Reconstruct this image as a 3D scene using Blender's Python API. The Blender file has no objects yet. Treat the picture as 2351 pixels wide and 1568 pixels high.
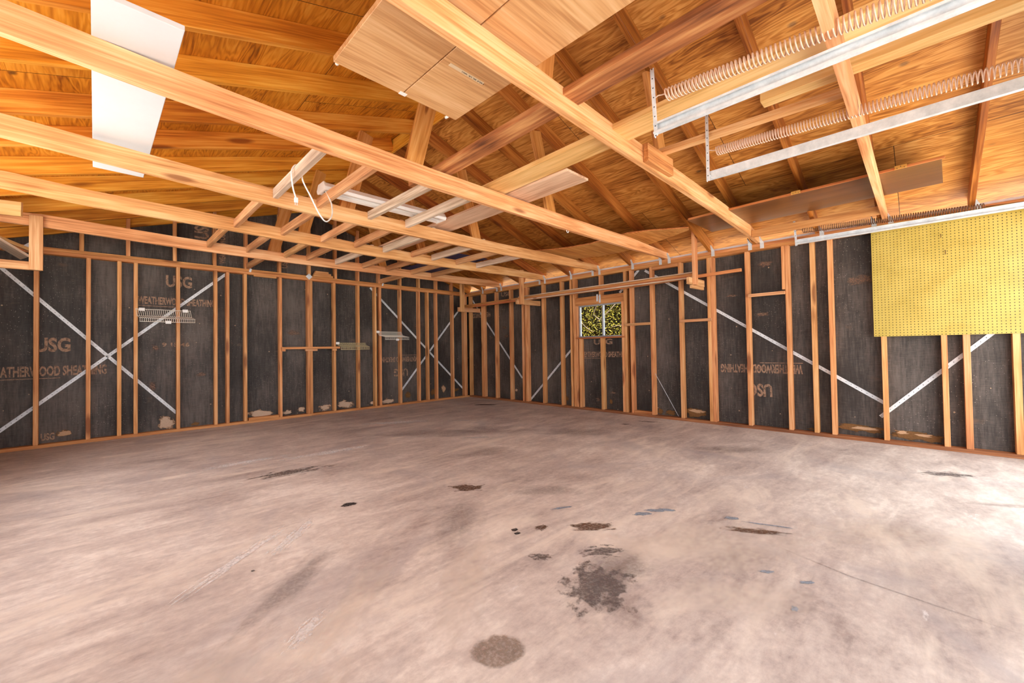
import bpy, bmesh, math, random
from mathutils import Vector, Matrix, noise as mnoise
random.seed(7)
SC = bpy.context.scene
COL = SC.collection
R = math.radians
ORD = ["zeroth", "first", "second", "third", "fourth", "fifth", "sixth", "seventh", "eighth", "ninth", "tenth",
       "eleventh", "twelfth", "thirteenth", "fourteenth", "fifteenth", "sixteenth", "seventeenth", "eighteenth",
       "nineteenth", "twentieth", "twenty-first", "twenty-second", "twenty-third", "twenty-fourth", "twenty-fifth"]

# ------------------------------------------------------------------ materials
class NT:
    """small helper round a material's node tree"""
    def __init__(self, name):
        self.m = bpy.data.materials.new(name); self.m.use_nodes = True
        self.t = self.m.node_tree; self.t.nodes.clear()
        self.out = self.t.nodes.new('ShaderNodeOutputMaterial')
        self.co = self.t.nodes.new('ShaderNodeTexCoord')
    def n(self, typ, **kw):
        nd = self.t.nodes.new(typ)
        for k, v in kw.items():
            if k in nd.inputs.keys(): self.set(nd.inputs[k], v)
            else: setattr(nd, k, v)
        return nd
    def set(self, sock, v):
        if isinstance(v, bpy.types.NodeSocket): self.t.links.new(v, sock)
        else: sock.default_value = v
    def mapping(self, src, scale, loc=(0, 0, 0), rot=(0, 0, 0)):
        mp = self.n('ShaderNodeMapping'); self.set(mp.inputs['Vector'], src)
        self.set(mp.inputs['Scale'], scale); self.set(mp.inputs['Location'], loc); mp.inputs['Rotation'].default_value = rot
        return mp.outputs[0]
    def noise(self, vec, scale=1.0, detail=4.0, rough=0.55, dist=0.0):
        nd = self.n('ShaderNodeTexNoise'); self.set(nd.inputs['Vector'], vec)
        nd.inputs['Scale'].default_value = scale; nd.inputs['Detail'].default_value = detail
        nd.inputs['Roughness'].default_value = rough; nd.inputs['Distortion'].default_value = dist
        return nd.outputs['Fac']
    def math(self, op, a, b=0.0, c=0.0, clamp=False):
        nd = self.n('ShaderNodeMath', operation=op); nd.use_clamp = clamp
        self.set(nd.inputs[0], a); self.set(nd.inputs[1], b); self.set(nd.inputs[2], c)
        return nd.outputs[0]
    def ramp(self, fac, stops, interp='LINEAR'):
        nd = self.n('ShaderNodeValToRGB'); self.set(nd.inputs[0], fac); cr = nd.color_ramp; cr.interpolation = interp
        while len(cr.elements) < len(stops): cr.elements.new(0.5)
        for e, (p, c) in zip(cr.elements, stops):
            e.position = p; e.color = (c[0], c[1], c[2], 1) if not isinstance(c, (int, float)) else (c, c, c, 1)
        return nd.outputs[0]
    def mix(self, fac, a, b, mode='MIX'):
        nd = self.n('ShaderNodeMix', data_type='RGBA', blend_type=mode)
        self.set(nd.inputs[0], fac)
        for s, v in ((nd.inputs[6], a), (nd.inputs[7], b)):
            self.set(s, v if isinstance(v, bpy.types.NodeSocket) else (v[0], v[1], v[2], 1))
        return nd.outputs[2]
    def bsdf(self, color, rough=0.6, metal=0.0, spec=0.5, bump=None, bstr=0.2, bdist=0.004):
        b = self.n('ShaderNodeBsdfPrincipled')
        self.set(b.inputs['Base Color'], color if isinstance(color, bpy.types.NodeSocket) else (color[0], color[1], color[2], 1))
        self.set(b.inputs['Roughness'], rough); b.inputs['Metallic'].default_value = metal
        b.inputs['Specular IOR Level'].default_value = spec
        if bump is not None:
            bn = self.n('ShaderNodeBump'); bn.inputs['Strength'].default_value = bstr; bn.inputs['Distance'].default_value = bdist
            self.set(bn.inputs['Height'], bump); self.t.links.new(bn.outputs[0], b.inputs['Normal'])
        self.b = b
        return b.outputs[0]
    def done(self, shader):
        self.t.links.new(shader, self.out.inputs['Surface']); return self.m

def wood(name, dark, mid, light, grain=1.0, knots=0.09, rough=0.6, var=0.16):
    k = NT(name)
    oi = k.n('ShaderNodeObjectInfo')
    off = k.n('ShaderNodeCombineXYZ')
    for i in range(3): k.set(off.inputs[i], k.math('MULTIPLY', oi.outputs['Random'], (37.0, 91.0, 53.0)[i]))
    base = k.n('ShaderNodeVectorMath', operation='ADD'); k.set(base.inputs[0], k.co.outputs['Object']); k.set(base.inputs[1], off.outputs[0])
    v = base.outputs[0]
    g1 = k.noise(k.mapping(v, (0.9, 17 * grain, 17 * grain)), 1.0, 3, 0.6, 0.9)
    g2 = k.noise(k.mapping(v, (3.0, 120 * grain, 120 * grain)), 1.0, 2, 0.5, 0.3)
    g3 = k.noise(k.mapping(v, (2.2, 5, 5)), 1.0, 2, 0.5)
    f = k.math('ADD', k.math('MULTIPLY', g1, 0.50), k.math('ADD', k.math('MULTIPLY', g2, 0.32), k.math('MULTIPLY', g3, 0.20)))
    c = k.ramp(f, [(0.37, dark), (0.50, mid), (0.62, light)])
    if knots:
        vo = k.n('ShaderNodeTexVoronoi', feature='F1'); k.set(vo.inputs['Vector'], k.mapping(v, (1.25, 5.5, 5.5)))
        vo.inputs['Scale'].default_value = 1.0
        kn = k.ramp(vo.outputs['Distance'], [(knots, 1.0), (knots * 1.9, 0.0)])
        c = k.mix(k.math('MULTIPLY', kn, 0.75), c, (dark[0] * 0.45, dark[1] * 0.30, dark[2] * 0.25))
    hs = k.n('ShaderNodeHueSaturation'); k.set(hs.inputs['Color'], c)
    k.set(hs.inputs['Value'], k.math('ADD', 1.0 - var / 2, k.math('MULTIPLY', oi.outputs['Random'], var)))
    k.set(hs.inputs['Hue'], k.math('ADD', 0.494, k.math('MULTIPLY', k.math('FRACT', k.math('MULTIPLY', oi.outputs['Random'], 7.3)), 0.012)))
    return k.done(k.bsdf(hs.outputs[0], rough, spec=0.3, bump=f, bstr=0.25, bdist=0.003))

def plain(name, col, rough=0.5, metal=0.0, spec=0.5, mottled=0.0, sc=9.0):
    k = NT(name)
    if mottled:
        f = k.noise(k.mapping(k.co.outputs['Object'], (sc, sc, sc)), 1.0, 5, 0.65)
        c = k.ramp(f, [(0.3, tuple(x * (1 - mottled) for x in col)), (0.7, tuple(min(1, x * (1 + mottled * 0.6)) for x in col))])
        return k.done(k.bsdf(c, rough, metal, spec, bump=f, bstr=0.08))
    return k.done(k.bsdf(col, rough, metal, spec))

M_JOIST = wood('joist_pine', (0.44, 0.175, 0.055), (0.72, 0.345, 0.135), (0.84, 0.50, 0.25), 0.8, 0.075, 0.55)
M_STUD = wood('stud_fir', (0.40, 0.14, 0.045), (0.66, 0.29, 0.105), (0.78, 0.42, 0.19), 1.0, 0.10, 0.6, 0.22)
M_PLATE = wood('plate_fir', (0.32, 0.10, 0.03), (0.55, 0.22, 0.07), (0.70, 0.34, 0.13), 1.0, 0.08, 0.6)
M_SOLE = wood('sole_plate_wood', (0.14, 0.05, 0.022), (0.30, 0.11, 0.04), (0.42, 0.18, 0.07), 1.0, 0, 0.7)
M_RAFT = wood('rafter_fir', (0.40, 0.11, 0.008), (0.68, 0.25, 0.022), (0.82, 0.40, 0.065), 0.9, 0.085, 0.5)
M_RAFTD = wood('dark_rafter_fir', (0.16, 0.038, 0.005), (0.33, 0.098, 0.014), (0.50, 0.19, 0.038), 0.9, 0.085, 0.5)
M_WEB = wood('truss_web_fir', (0.36, 0.11, 0.02), (0.60, 0.25, 0.06), (0.72, 0.36, 0.12), 0.6, 0.05, 0.55)
M_NAIL = wood('nailer_pine', (0.36, 0.15, 0.06), (0.56, 0.275, 0.115), (0.72, 0.43, 0.22), 1.0, 0.05, 0.65)
M_GREY = wood('weathered_wood', (0.38, 0.25, 0.165), (0.58, 0.43, 0.31), (0.76, 0.62, 0.49), 1.0, 0.04, 0.75)
M_STAINED = wood('water_stained_plank', (0.10, 0.030, 0.014), (0.38, 0.13, 0.045), (0.66, 0.33, 0.13), 0.35, 0.05, 0.6)
M_BOARD = wood('pale_pine_board', (0.55, 0.28, 0.085), (0.76, 0.44, 0.17), (0.86, 0.57, 0.27), 0.5, 0.06, 0.5)
M_PINK = wood('pale_sawn_board', (0.46, 0.26, 0.15), (0.68, 0.45, 0.29), (0.80, 0.58, 0.40), 0.6, 0.03, 0.65)
M_LUAN = wood('door_veneer', (0.46, 0.22, 0.085), (0.64, 0.355, 0.155), (0.74, 0.46, 0.235), 0.7, 0, 0.5, 0.05)
M_RED = wood('redwood_trim', (0.30, 0.075, 0.025), (0.50, 0.155, 0.05), (0.62, 0.24, 0.09), 1.0, 0, 0.6)
M_BARK = plain('branch_bark', (0.20, 0.14, 0.08), 0.8, mottled=0.4)
M_WHITE = plain('white_foam', (0.64, 0.655, 0.68), 0.6, mottled=0.03, sc=6)
M_ENAMEL = plain('white_enamel', (0.90, 0.89, 0.87), 0.4, mottled=0.04, sc=12)
M_VINYL = plain('white_vinyl_wire', (0.82, 0.77, 0.66), 0.45)
M_CREAM = plain('cream_vinyl_wire', (0.60, 0.50, 0.28), 0.45)
M_CORD = plain('white_cord_vinyl', (0.86, 0.84, 0.80), 0.4)
M_ALU = plain('window_aluminium', (0.36, 0.37, 0.40), 0.5, 0.4, mottled=0.2, sc=20)
M_SPRING = plain('spring_tan_steel', (0.74, 0.52, 0.40), 0.4, 0.15)
M_SPRUST = plain('spring_rusty_steel', (0.20, 0.105, 0.06), 0.5, 0.4)
M_BRASS = plain('brass_hinge', (0.75, 0.46, 0.12), 0.4, 0.6)
M_BLUE = plain('blue_sheet', (0.035, 0.045, 0.16), 0.6, mottled=0.1)
M_CAPW = plain('white_plastic', (0.85, 0.83, 0.8), 0.4)
M_EAVELIGHT = plain('eave_daylight_white', (0.80, 0.80, 0.82), 0.5)
M_GROUND = plain('driveway_concrete', (0.78, 0.74, 0.68), 0.9, mottled=0.1, sc=1.0)
M_EARTH = plain('dry_earth', (0.40, 0.32, 0.22), 0.95, mottled=0.3, sc=1.5)
M_STUCCO = plain('outer_siding', (0.22, 0.13, 0.08), 0.9, mottled=0.2)

def galv(name, holes):
    k = NT(name)
    f = k.noise(k.mapping(k.co.outputs['Object'], (14, 14, 14)), 1.0, 5, 0.7)
    c = k.ramp(f, [(0.3, (0.50, 0.53, 0.56)), (0.7, (0.78, 0.80, 0.82))])
    if holes:
        sx = k.n('ShaderNodeSeparateXYZ'); k.set(sx.inputs[0], k.co.outputs['Object'])
        a = k.math('SUBTRACT', k.math('FRACT', k.math('MULTIPLY', sx.outputs[0], 1 / 0.05)), 0.5)
        dx = k.math('MULTIPLY', a, 0.05)
        d = k.math('SQRT', k.math('ADD', k.math('POWER', dx, 2.0), k.math('POWER', sx.outputs[1], 2.0)))
        c = k.mix(k.math('LESS_THAN', d, 0.0035), c, (0.03, 0.03, 0.03))
    return k.done(k.bsdf(c, 0.5, 0.12, 0.5))
M_GALV = galv('galvanised_steel', False)
M_STRAP = galv('perforated_galvanised_strap', True)

def glossy_dark():
    k = NT('dark_varnished_veneer')
    f = k.noise(k.mapping(k.co.outputs['Object'], (1.0, 9, 9)), 1.0, 4, 0.6, 0.5)
    return k.done(k.bsdf(k.ramp(f, [(0.3, (0.10, 0.035, 0.010)), (0.7, (0.20, 0.075, 0.022))]), 0.28, spec=0.35))
M_DARKGLOSS = glossy_dark()

def deck_mat():
    k = NT('plywood_roof_deck')
    v = k.co.outputs['Object']
    s0 = k.n('ShaderNodeSeparateXYZ'); k.set(s0.inputs[0], v)
    px = k.math('FLOOR', k.math('MULTIPLY', k.math('ADD', s0.outputs[0], 3.2), 1 / 1.16))
    py = k.math('FLOOR', k.math('MULTIPLY', k.math('ADD', s0.outputs[1], k.math('MULTIPLY', px, 1.1)), 1 / 2.23))
    of = k.n('ShaderNodeCombineXYZ'); k.set(of.inputs[0], k.math('MULTIPLY', px, 7.7)); k.set(of.inputs[1], k.math('MULTIPLY', py, 5.3)); 
    ad = k.n('ShaderNodeVectorMath', operation='ADD'); k.set(ad.inputs[0], v); k.set(ad.inputs[1], of.outputs[0])
    vv = ad.outputs[0]
    n = k.noise(k.mapping(vv, (6.5, 0.85, 3.0)), 1.0, 3.5, 0.5, 0.45)
    fine = k.noise(k.mapping(vv, (90, 6, 60)), 1.0, 2, 0.5)
    rings = k.math('SINE', k.math('MULTIPLY', n, 95.0))
    f = k.math('ADD', k.math('MULTIPLY', rings, 0.085), k.math('ADD', k.math('MULTIPLY', n, 0.62), k.math('MULTIPLY', fine, 0.40)))
    c = k.ramp(f, [(0.28, (0.22, 0.055, 0.004)), (0.42, (0.50, 0.165, 0.010)), (0.58, (0.70, 0.27, 0.020)), (0.75, (0.80, 0.37, 0.050))])
    pt = k.noise(k.mapping(vv, (1.1, 0.7, 1)), 1.0, 3, 0.6)
    c = k.mix(k.ramp(pt, [(0.46, 0.0), (0.78, 0.5)]), c, (0.27, 0.075, 0.006), 'MIX')
    vo = k.n('ShaderNodeTexVoronoi', feature='F1'); k.set(vo.inputs['Vector'], k.mapping(vv, (4.0, 2.6, 1))); vo.inputs['Scale'].default_value = 1.0
    c = k.mix(k.ramp(vo.outputs['Distance'], [(0.035, 0.85), (0.09, 0.0)]), c, (0.05, 0.018, 0.006))
    right = k.math('GREATER_THAN', s0.outputs[0], -3.2)
    c = k.mix(k.math('MULTIPLY', right, 0.42), c, k.ramp(f, [(0.30, (0.17, 0.065, 0.018)), (0.50, (0.42, 0.20, 0.075)), (0.70, (0.68, 0.39, 0.17))]))
    fx = k.math('FRACT', k.math('MULTIPLY', k.math('ADD', s0.outputs[0], 3.2), 1 / 1.16))
    fy = k.math('FRACT', k.math('MULTIPLY', k.math('ADD', s0.outputs[1], k.math('MULTIPLY', px, 1.1)), 1 / 2.23))
    seam = k.math('MAXIMUM', k.math('LESS_THAN', fx, 0.004), k.math('LESS_THAN', fy, 0.002))
    c = k.mix(seam, c, (0.03, 0.012, 0.005))
    return k.done(k.bsdf(c, 0.5, spec=0.3, bump=f, bstr=0.12))
M_DECK = deck_mat()

def sheath_mat():
    k = NT('black_fibre_sheathing')
    v = k.co.outputs['Object']
    f = k.noise(k.mapping(v, (48, 48, 5)), 1.0, 4, 0.7)
    f2 = k.noise(k.mapping(v, (14, 14, 230)), 1.0, 4, 0.7)
    big = k.noise(k.mapping(v, (1.6, 1.6, 1.0)), 1.0, 3, 0.55)
    c = k.ramp(k.math('ADD', k.math('MULTIPLY', big, 0.5), k.math('ADD', k.math('MULTIPLY', f, 0.3), k.math('MULTIPLY', f2, 0.22))),
               [(0.36, (0.018, 0.014, 0.012)), (0.49, (0.050, 0.041, 0.036)), (0.62, (0.125, 0.102, 0.088))])
    vo = k.n('ShaderNodeTexVoronoi', feature='F1'); k.set(vo.inputs['Vector'], k.mapping(v, (45, 45, 45))); vo.inputs['Scale'].default_value = 1.0
    wh = k.noise(k.mapping(v, (0.9, 0.9, 0.9), (3, 1, 0)), 1.0, 2, 0.5)
    sp = k.math('MULTIPLY', k.math('LESS_THAN', vo.outputs['Distance'], 0.11), k.ramp(wh, [(0.40, 0.0), (0.62, 0.9)]))
    c = k.mix(sp, c, (0.42, 0.36, 0.30))
    vb = k.n('ShaderNodeTexVoronoi', feature='F1'); k.set(vb.inputs['Vector'], k.mapping(v, (6, 6, 6))); vb.inputs['Scale'].default_value = 1.0
    c = k.mix(k.math('LESS_THAN', vb.outputs['Distance'], 0.045), c, (0.40, 0.28, 0.18))
    sm = k.noise(k.mapping(v, (3.5, 3.5, 6), (8, 2, 5)), 1.0, 4, 0.6)
    c = k.mix(k.ramp(sm, [(0.66, 0.0), (0.76, 0.45)]), c, (0.17, 0.105, 0.065))
    return k.done(k.bsdf(c, 0.55, spec=0.25, bump=f, bstr=0.3))
M_SHEATH = sheath_mat()

def floor_mat():
    k = NT('stained_concrete')
    v = k.co.outputs['Object']
    a = k.noise(k.mapping(v, (0.55, 0.55, 1)), 1.0, 6, 0.62, 0.8)
    b = k.noise(k.mapping(v, (1.9, 4.5, 1), (3, 0, 0), (0, 0, 0.7)), 1.0, 7, 0.65, 0.6)
    s = k.noise(k.mapping(v, (26, 26, 1)), 1.0, 5, 0.7)
    s2 = k.noise(k.mapping(v, (9, 30, 1), (5, 1, 0), (0, 0, 0.78)), 1.0, 6, 0.7, 0.4)
    d = k.noise(k.mapping(v, (0.8, 2.6, 1), (7, 4, 0), (0, 0, 0.75)), 1.0, 5, 0.6, 1.2)
    f = k.math('ADD', k.math('MULTIPLY', a, 0.30), k.math('ADD', k.math('MULTIPLY', b, 0.36), k.math('ADD', k.math('MULTIPLY', s, 0.17), k.math('MULTIPLY', s2, 0.17))))
    c = k.ramp(f, [(0.39, (0.32, 0.255, 0.230)), (0.47, (0.51, 0.430, 0.385)), (0.53, (0.63, 0.545, 0.485)), (0.60, (0.80, 0.72, 0.645))])
    c = k.mix(k.ramp(d, [(0.54, 0.0), (0.68, 0.6)]), c, (0.82, 0.72, 0.61))
    e = k.noise(k.mapping(v, (1.1, 1.1, 1), (1, 9, 0)), 1.0, 5, 0.62, 1.0)
    c = k.mix(k.ramp(e, [(0.52, 0.0), (0.72, 0.6)]), c, (0.36, 0.325, 0.335))
    w = k.noise(k.mapping(v, (3.2, 9, 1), (2, 2, 0), (0, 0, 0.3)), 1.0, 6, 0.7)
    c = k.mix(k.ramp(w, [(0.66, 0.0), (0.74, 0.75)]), c, (0.82, 0.80, 0.79))
    return k.done(k.bsdf(c, k.ramp(f, [(0.3, 0.5), (0.7, 0.68)]), spec=0.45, bump=f, bstr=0.12))
M_FLOOR = floor_mat()

def decal(name, col, col2=None, thr=0.5, amp=0.9, sc=3.0, soft=0.06, alpha=1.0, stretch=(1, 1, 1), grit=0.55):
    """irregular blot: opaque inside a noisy radius of the unit quad, bare surface outside"""
    k = NT(name)
    v = k.co.outputs['Generated']
    ce = k.n('ShaderNodeVectorMath', operation='SUBTRACT'); k.set(ce.inputs[0], v); ce.inputs[1].default_value = (0.5, 0.5, 0.5)
    sx = k.n('ShaderNodeSeparateXYZ'); k.set(sx.inputs[0], ce.outputs[0])
    r = k.math('MULTIPLY', k.math('SQRT', k.math('ADD', k.math('POWER', sx.outputs[0], 2.0), k.math('POWER', sx.outputs[1], 2.0))), 2.0)
    oi = k.n('ShaderNodeObjectInfo')
    of = k.n('ShaderNodeCombineXYZ'); k.set(of.inputs[2], k.math('MULTIPLY', oi.outputs['Random'], 40.0))
    ad = k.n('ShaderNodeVectorMath', operation='ADD'); k.set(ad.inputs[0], ce.outputs[0]); k.set(ad.inputs[1], of.outputs[0])
    n = k.noise(k.mapping(ad.outputs[0], (sc * stretch[0], sc * stretch[1], 1.0)), 1.0, 6, 0.62)
    m = k.math('ADD', k.math('SUBTRACT', 1.0, r), k.math('MULTIPLY', k.math('SUBTRACT', n, 0.5), amp * 2))
    mask = k.math('MULTIPLY', k.ramp(m, [(thr - soft, 0.0), (thr + soft, 1.0)]), alpha)
    edge = k.math('LESS_THAN', r, 0.97)
    fine = k.noise(k.mapping(k.co.outputs['Object'], (55, 55, 55)), 1.0, 4, 0.7)
    mask = k.math('MULTIPLY', k.math('MULTIPLY', mask, edge), k.ramp(fine, [(0.36, 1.0 - grit), (0.55, 1.0)]))
    c = col
    if col2:
        c = k.mix(k.ramp(m, [(thr + 0.05, 0.0), (thr + 0.16, 1.0)]), col, col2)
        n2 = k.noise(k.mapping(ad.outputs[0], (30, 30, 1)), 1.0, 4, 0.6)
        c = k.mix(k.math('MULTIPLY', n2, 0.35), c, (0.05, 0.03, 0.015))
    sh = k.bsdf(c, 0.7, spec=0.3)
    tr = k.n('ShaderNodeBsdfTransparent'); mx = k.n('ShaderNodeMixShader')
    k.set(mx.inputs[0], mask); k.t.links.new(tr.outputs[0], mx.inputs[1]); k.t.links.new(sh, mx.inputs[2])
    return k.done(mx.outputs[0])
D_OIL = decal('oil_stain', (0.035, 0.028, 0.028), thr=0.45, amp=0.55, sc=3.5, alpha=0.95)
D_GREY = decal('grey_grime', (0.12, 0.095, 0.09), thr=0.46, amp=1.2, sc=7, soft=0.14, alpha=0.7)
D_SOFTGREY = decal('grey_wear', (0.20, 0.165, 0.155), thr=0.42, amp=0.75, sc=4.0, soft=0.30, alpha=0.30)  # soft translucent grey worn patches
D_DAMP = decal('brown_damp', (0.27, 0.19, 0.14), thr=0.42, amp=0.25, sc=3.0, soft=0.05, alpha=0.6)
D_BROWN = decal('brown_stain', (0.13, 0.06, 0.03), thr=0.45, amp=0.7, sc=5, soft=0.08, alpha=0.8)
D_BLUE = decal('blue_grey_paint', (0.27, 0.31, 0.37), thr=0.45, amp=0.7, sc=3.2, soft=0.03, alpha=0.95)
D_CREAM = decal('cream_wear', (0.86, 0.75, 0.62), thr=0.48, amp=0.8, sc=4, soft=0.35, alpha=0.25, grit=0.0)
D_CHALK = decal('white_scuff', (0.84, 0.81, 0.79), thr=0.50, amp=1.4, sc=9, soft=0.10, alpha=0.7)
D_TORN = decal('torn_sheathing', (0.19, 0.085, 0.022), (0.62, 0.38, 0.22), thr=0.40, amp=0.85, sc=3.2, soft=0.02, grit=0.1)
D_TORNB = decal('torn_brown_fibre', (0.16, 0.072, 0.018), (0.22, 0.10, 0.028), thr=0.36, amp=0.85, sc=3.6, soft=0.02, grit=0.2)
D_PULP = decal('torn_paper', (0.30, 0.17, 0.09), (0.66, 0.48, 0.34), thr=0.40, amp=0.95, sc=3.6, soft=0.02, grit=0.1)
D_SMUDGE = decal('worn_lettering', (0.21, 0.125, 0.085), thr=0.42, amp=0.95, sc=5.0, soft=0.12, alpha=0.8)
D_PRINT = None

def print_mat():
    k = NT('tan_stencil_ink')
    n = k.noise(k.mapping(k.co.outputs['Object'], (26, 26, 26)), 1.0, 4, 0.7)
    return k.done(k.bsdf(k.ramp(n, [(0.36, (0.10, 0.065, 0.045)), (0.54, (0.36, 0.225, 0.15))]), 0.8, spec=0.2))
M_INK = print_mat()
M_PEN = plain('marker_ink', (0.02, 0.02, 0.03), 0.7)
M_TAPE = plain('masking_tape', (0.72, 0.56, 0.36), 0.7)

def peg_mat():
    k = NT('yellow_pegboard')
    v = k.co.outputs['Object']
    s = k.n('ShaderNodeSeparateXYZ'); k.set(s.inputs[0], v)
    P = 0.0254
    du = k.math('MULTIPLY', k.math('SUBTRACT', k.math('FRACT', k.math('MULTIPLY', s.outputs[1], 1 / P)), 0.5), P)
    dv = k.math('MULTIPLY', k.math('SUBTRACT', k.math('FRACT', k.math('MULTIPLY', s.outputs[2], 1 / P)), 0.5), P)
    d = k.math('SQRT', k.math('ADD', k.math('POWER', du, 2.0), k.math('POWER', dv, 2.0)))
    hole = k.math('LESS_THAN', d, 0.0037)
    n = k.noise(k.mapping(v, (1, 5, 5)), 1.0, 5, 0.65)
    c = k.ramp(n, [(0.3, (0.43, 0.305, 0.055)), (0.7, (0.54, 0.40, 0.095))])
    n2 = k.noise(k.mapping(v, (1, 26, 16), (0, 3, 1)), 1.0, 4, 0.7)
    c = k.mix(k.ramp(n2, [(0.68, 0.0), (0.80, 0.6)]), c, (0.35, 0.23, 0.06))
    c = k.mix(hole, c, (0.015, 0.012, 0.008))
    return k.done(k.bsdf(c, 0.30, spec=0.5, bump=k.math('MULTIPLY', hole, -1.0), bstr=0.6, bdist=0.004))
M_PEG = peg_mat()

def glass_mat():
    k = NT('window_glass')
    fr = k.n('ShaderNodeFresnel'); fr.inputs[0].default_value = 1.45
    tr = k.n('ShaderNodeBsdfTransparent'); tr.inputs[0].default_value = (0.94, 0.95, 0.94, 1)
    gl = k.n('ShaderNodeBsdfGlossy'); gl.inputs['Roughness'].default_value = 0.02
    mx = k.n('ShaderNodeMixShader'); k.set(mx.inputs[0], fr.outputs[0])
    k.t.links.new(tr.outputs[0], mx.inputs[1]); k.t.links.new(gl.outputs[0], mx.inputs[2])
    return k.done(mx.outputs[0])
M_GLASS = glass_mat()

def leaf_mat():
    k = NT('yellow_green_leaf')
    ge = k.n('ShaderNodeNewGeometry')
    c = k.ramp(ge.outputs['Random Per Island'], [(0.0, (0.05, 0.055, 0.008)), (0.5, (0.26, 0.22, 0.02)), (1.0, (0.55, 0.43, 0.06))])
    di = k.bsdf(c, 0.6, spec=0.3)
    tl = k.n('ShaderNodeBsdfTranslucent'); k.set(tl.inputs[0], c)
    mx = k.n('ShaderNodeMixShader'); mx.inputs[0].default_value = 0.3
    k.t.links.new(di, mx.inputs[1]); k.t.links.new(tl.outputs[0], mx.inputs[2])
    return k.done(mx.outputs[0])
M_LEAF = leaf_mat()

# ------------------------------------------------------------------ object helpers
def tag(o, label=None, cat=None, group=None, kind=None):
    if label: o['label'] = label
    if cat: o['category'] = cat
    if group: o['group'] = group
    if kind: o['kind'] = kind
    return o

def link(name, bm, mat, parent=None, smooth=False):
    me = bpy.data.meshes.new(name)
    bmesh.ops.recalc_face_normals(bm, faces=bm.faces[:])
    bm.to_mesh(me); bm.free()
    if mat: me.materials.append(mat)
    if smooth:
        for p in me.polygons: p.use_smooth = True
    o = bpy.data.objects.new(name, me); COL.objects.link(o)
    if parent: o.parent = parent
    return o

def empty(name, loc, label, cat, group=None):
    o = bpy.data.objects.new(name, None); COL.objects.link(o); o.location = loc; o.empty_display_size = 0.1
    return tag(o, label, cat, group)

def hexa(bm, lo, hi):
    """lo/hi opposite corners"""
    x0, y0, z0 = lo; x1, y1, z1 = hi
    v = [bm.verts.new(p) for p in ((x0, y0, z0), (x1, y0, z0), (x1, y1, z0), (x0, y1, z0), (x0, y0, z1), (x1, y0, z1), (x1, y1, z1), (x0, y1, z1))]
    for f in ((0, 3, 2, 1), (4, 5, 6, 7), (0, 1, 5, 4), (1, 2, 6, 5), (2, 3, 7, 6), (3, 0, 4, 7)):
        bm.faces.new([v[i] for i in f])
    return v

def bev(bm, w=0.002):
    bmesh.ops.bevel(bm, geom=bm.edges[:], offset=w, segments=1, affect='EDGES')

def boxm(name, lo, hi, mat, parent=None, bevel=0.0, origin=None):
    """axis aligned box, origin at its centre"""
    c = origin or tuple((a + b) / 2 for a, b in zip(lo, hi))
    bm = bmesh.new()
    hexa(bm, tuple(a - b for a, b in zip(lo, c)), tuple(a - b for a, b in zip(hi, c)))
    if bevel: bev(bm, bevel)
    o = link(name, bm, mat, parent)
    o.location = c
    if parent: o.location = Vector(c) - parent.location
    return o

def frame(p0, p1, up=(0, 0, 1)):
    x = (Vector(p1) - Vector(p0)); L = x.length; x.normalize()
    u = Vector(up); y = u.cross(x)
    if y.length < 1e-4: u = Vector((0, 1, 0)); y = u.cross(x)
    y.normalize(); z = x.cross(y)
    m = Matrix((x, y, z)).transposed().to_4x4()
    return m, L

def beam(name, p0, p1, w, h, mat, up=(0, 0, 1), parent=None, bevel=0.002, cut0=0.0, cut1=0.0):
    """timber whose local X runs along its length; p0,p1 are the ends of its centre line; w across, h along 'up'"""
    m, L = frame(p0, p1, up)
    bm = bmesh.new()
    vs = hexa(bm, (-L / 2, -w / 2, -h / 2), (L / 2, w / 2, h / 2))
    for i in (0, 3): vs[i].co.x += cut0
    for i in (1, 2): vs[i].co.x -= cut1
    if bevel: bev(bm, bevel)
    o = link(name, bm, mat, parent)
    mid = (Vector(p0) + Vector(p1)) / 2
    m.translation = mid - (parent.location if parent else Vector())
    o.matrix_local = m
    return o

def tube_bm(bm, pts, r, seg=6, cap=True):
    pts = [Vector(p) for p in pts]; rings = []
    prev = None
    for i, p in enumerate(pts):
        t = (pts[min(i + 1, len(pts) - 1)] - pts[max(i - 1, 0)]).normalized()
        if prev is None:
            a = Vector((0, 0, 1)) if abs(t.z) < 0.9 else Vector((1, 0, 0))
            n = t.cross(a).normalized()
        else:
            n = (prev - t * prev.dot(t)).normalized()
        prev = n; b = t.cross(n)
        rings.append([bm.verts.new(p + (n * math.cos(2 * math.pi * j / seg) + b * math.sin(2 * math.pi * j / seg)) * r) for j in range(seg)])
    for a, b in zip(rings, rings[1:]):
        for j in range(seg):
            bm.faces.new((a[j], a[(j + 1) % seg], b[(j + 1) % seg], b[j]))
    if cap: bm.faces.new(rings[0][::-1]); bm.faces.new(rings[-1])

def tube(name, pts, r, mat, parent=None, seg=6):
    off = parent.location if parent else Vector(pts[0])
    bm = bmesh.new(); tube_bm(bm, [Vector(p) - off for p in pts], r, seg)
    o = link(name, bm, mat, parent, True)
    if not parent: o.location = off
    return o

def quad(name, c, u, v, mat, parent):
    """thin flat patch on a surface, centre c, half axes u and v"""
    bm = bmesh.new()
    u = Vector(u); v = Vector(v); n = 10
    m = Matrix((u.normalized(), v.normalized(), u.cross(v).normalized())).transposed().to_4x4()
    hu, hv = u.length, v.length
    vs = [bm.verts.new(p) for p in ((-hu, -hv, 0), (hu, -hv, 0), (hu, hv, 0), (-hu, hv, 0))]
    bm.faces.new(vs)
    o = link(name, bm, mat, parent)
    m.translation = Vector(c) - parent.location
    o.matrix_local = m
    return o

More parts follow.
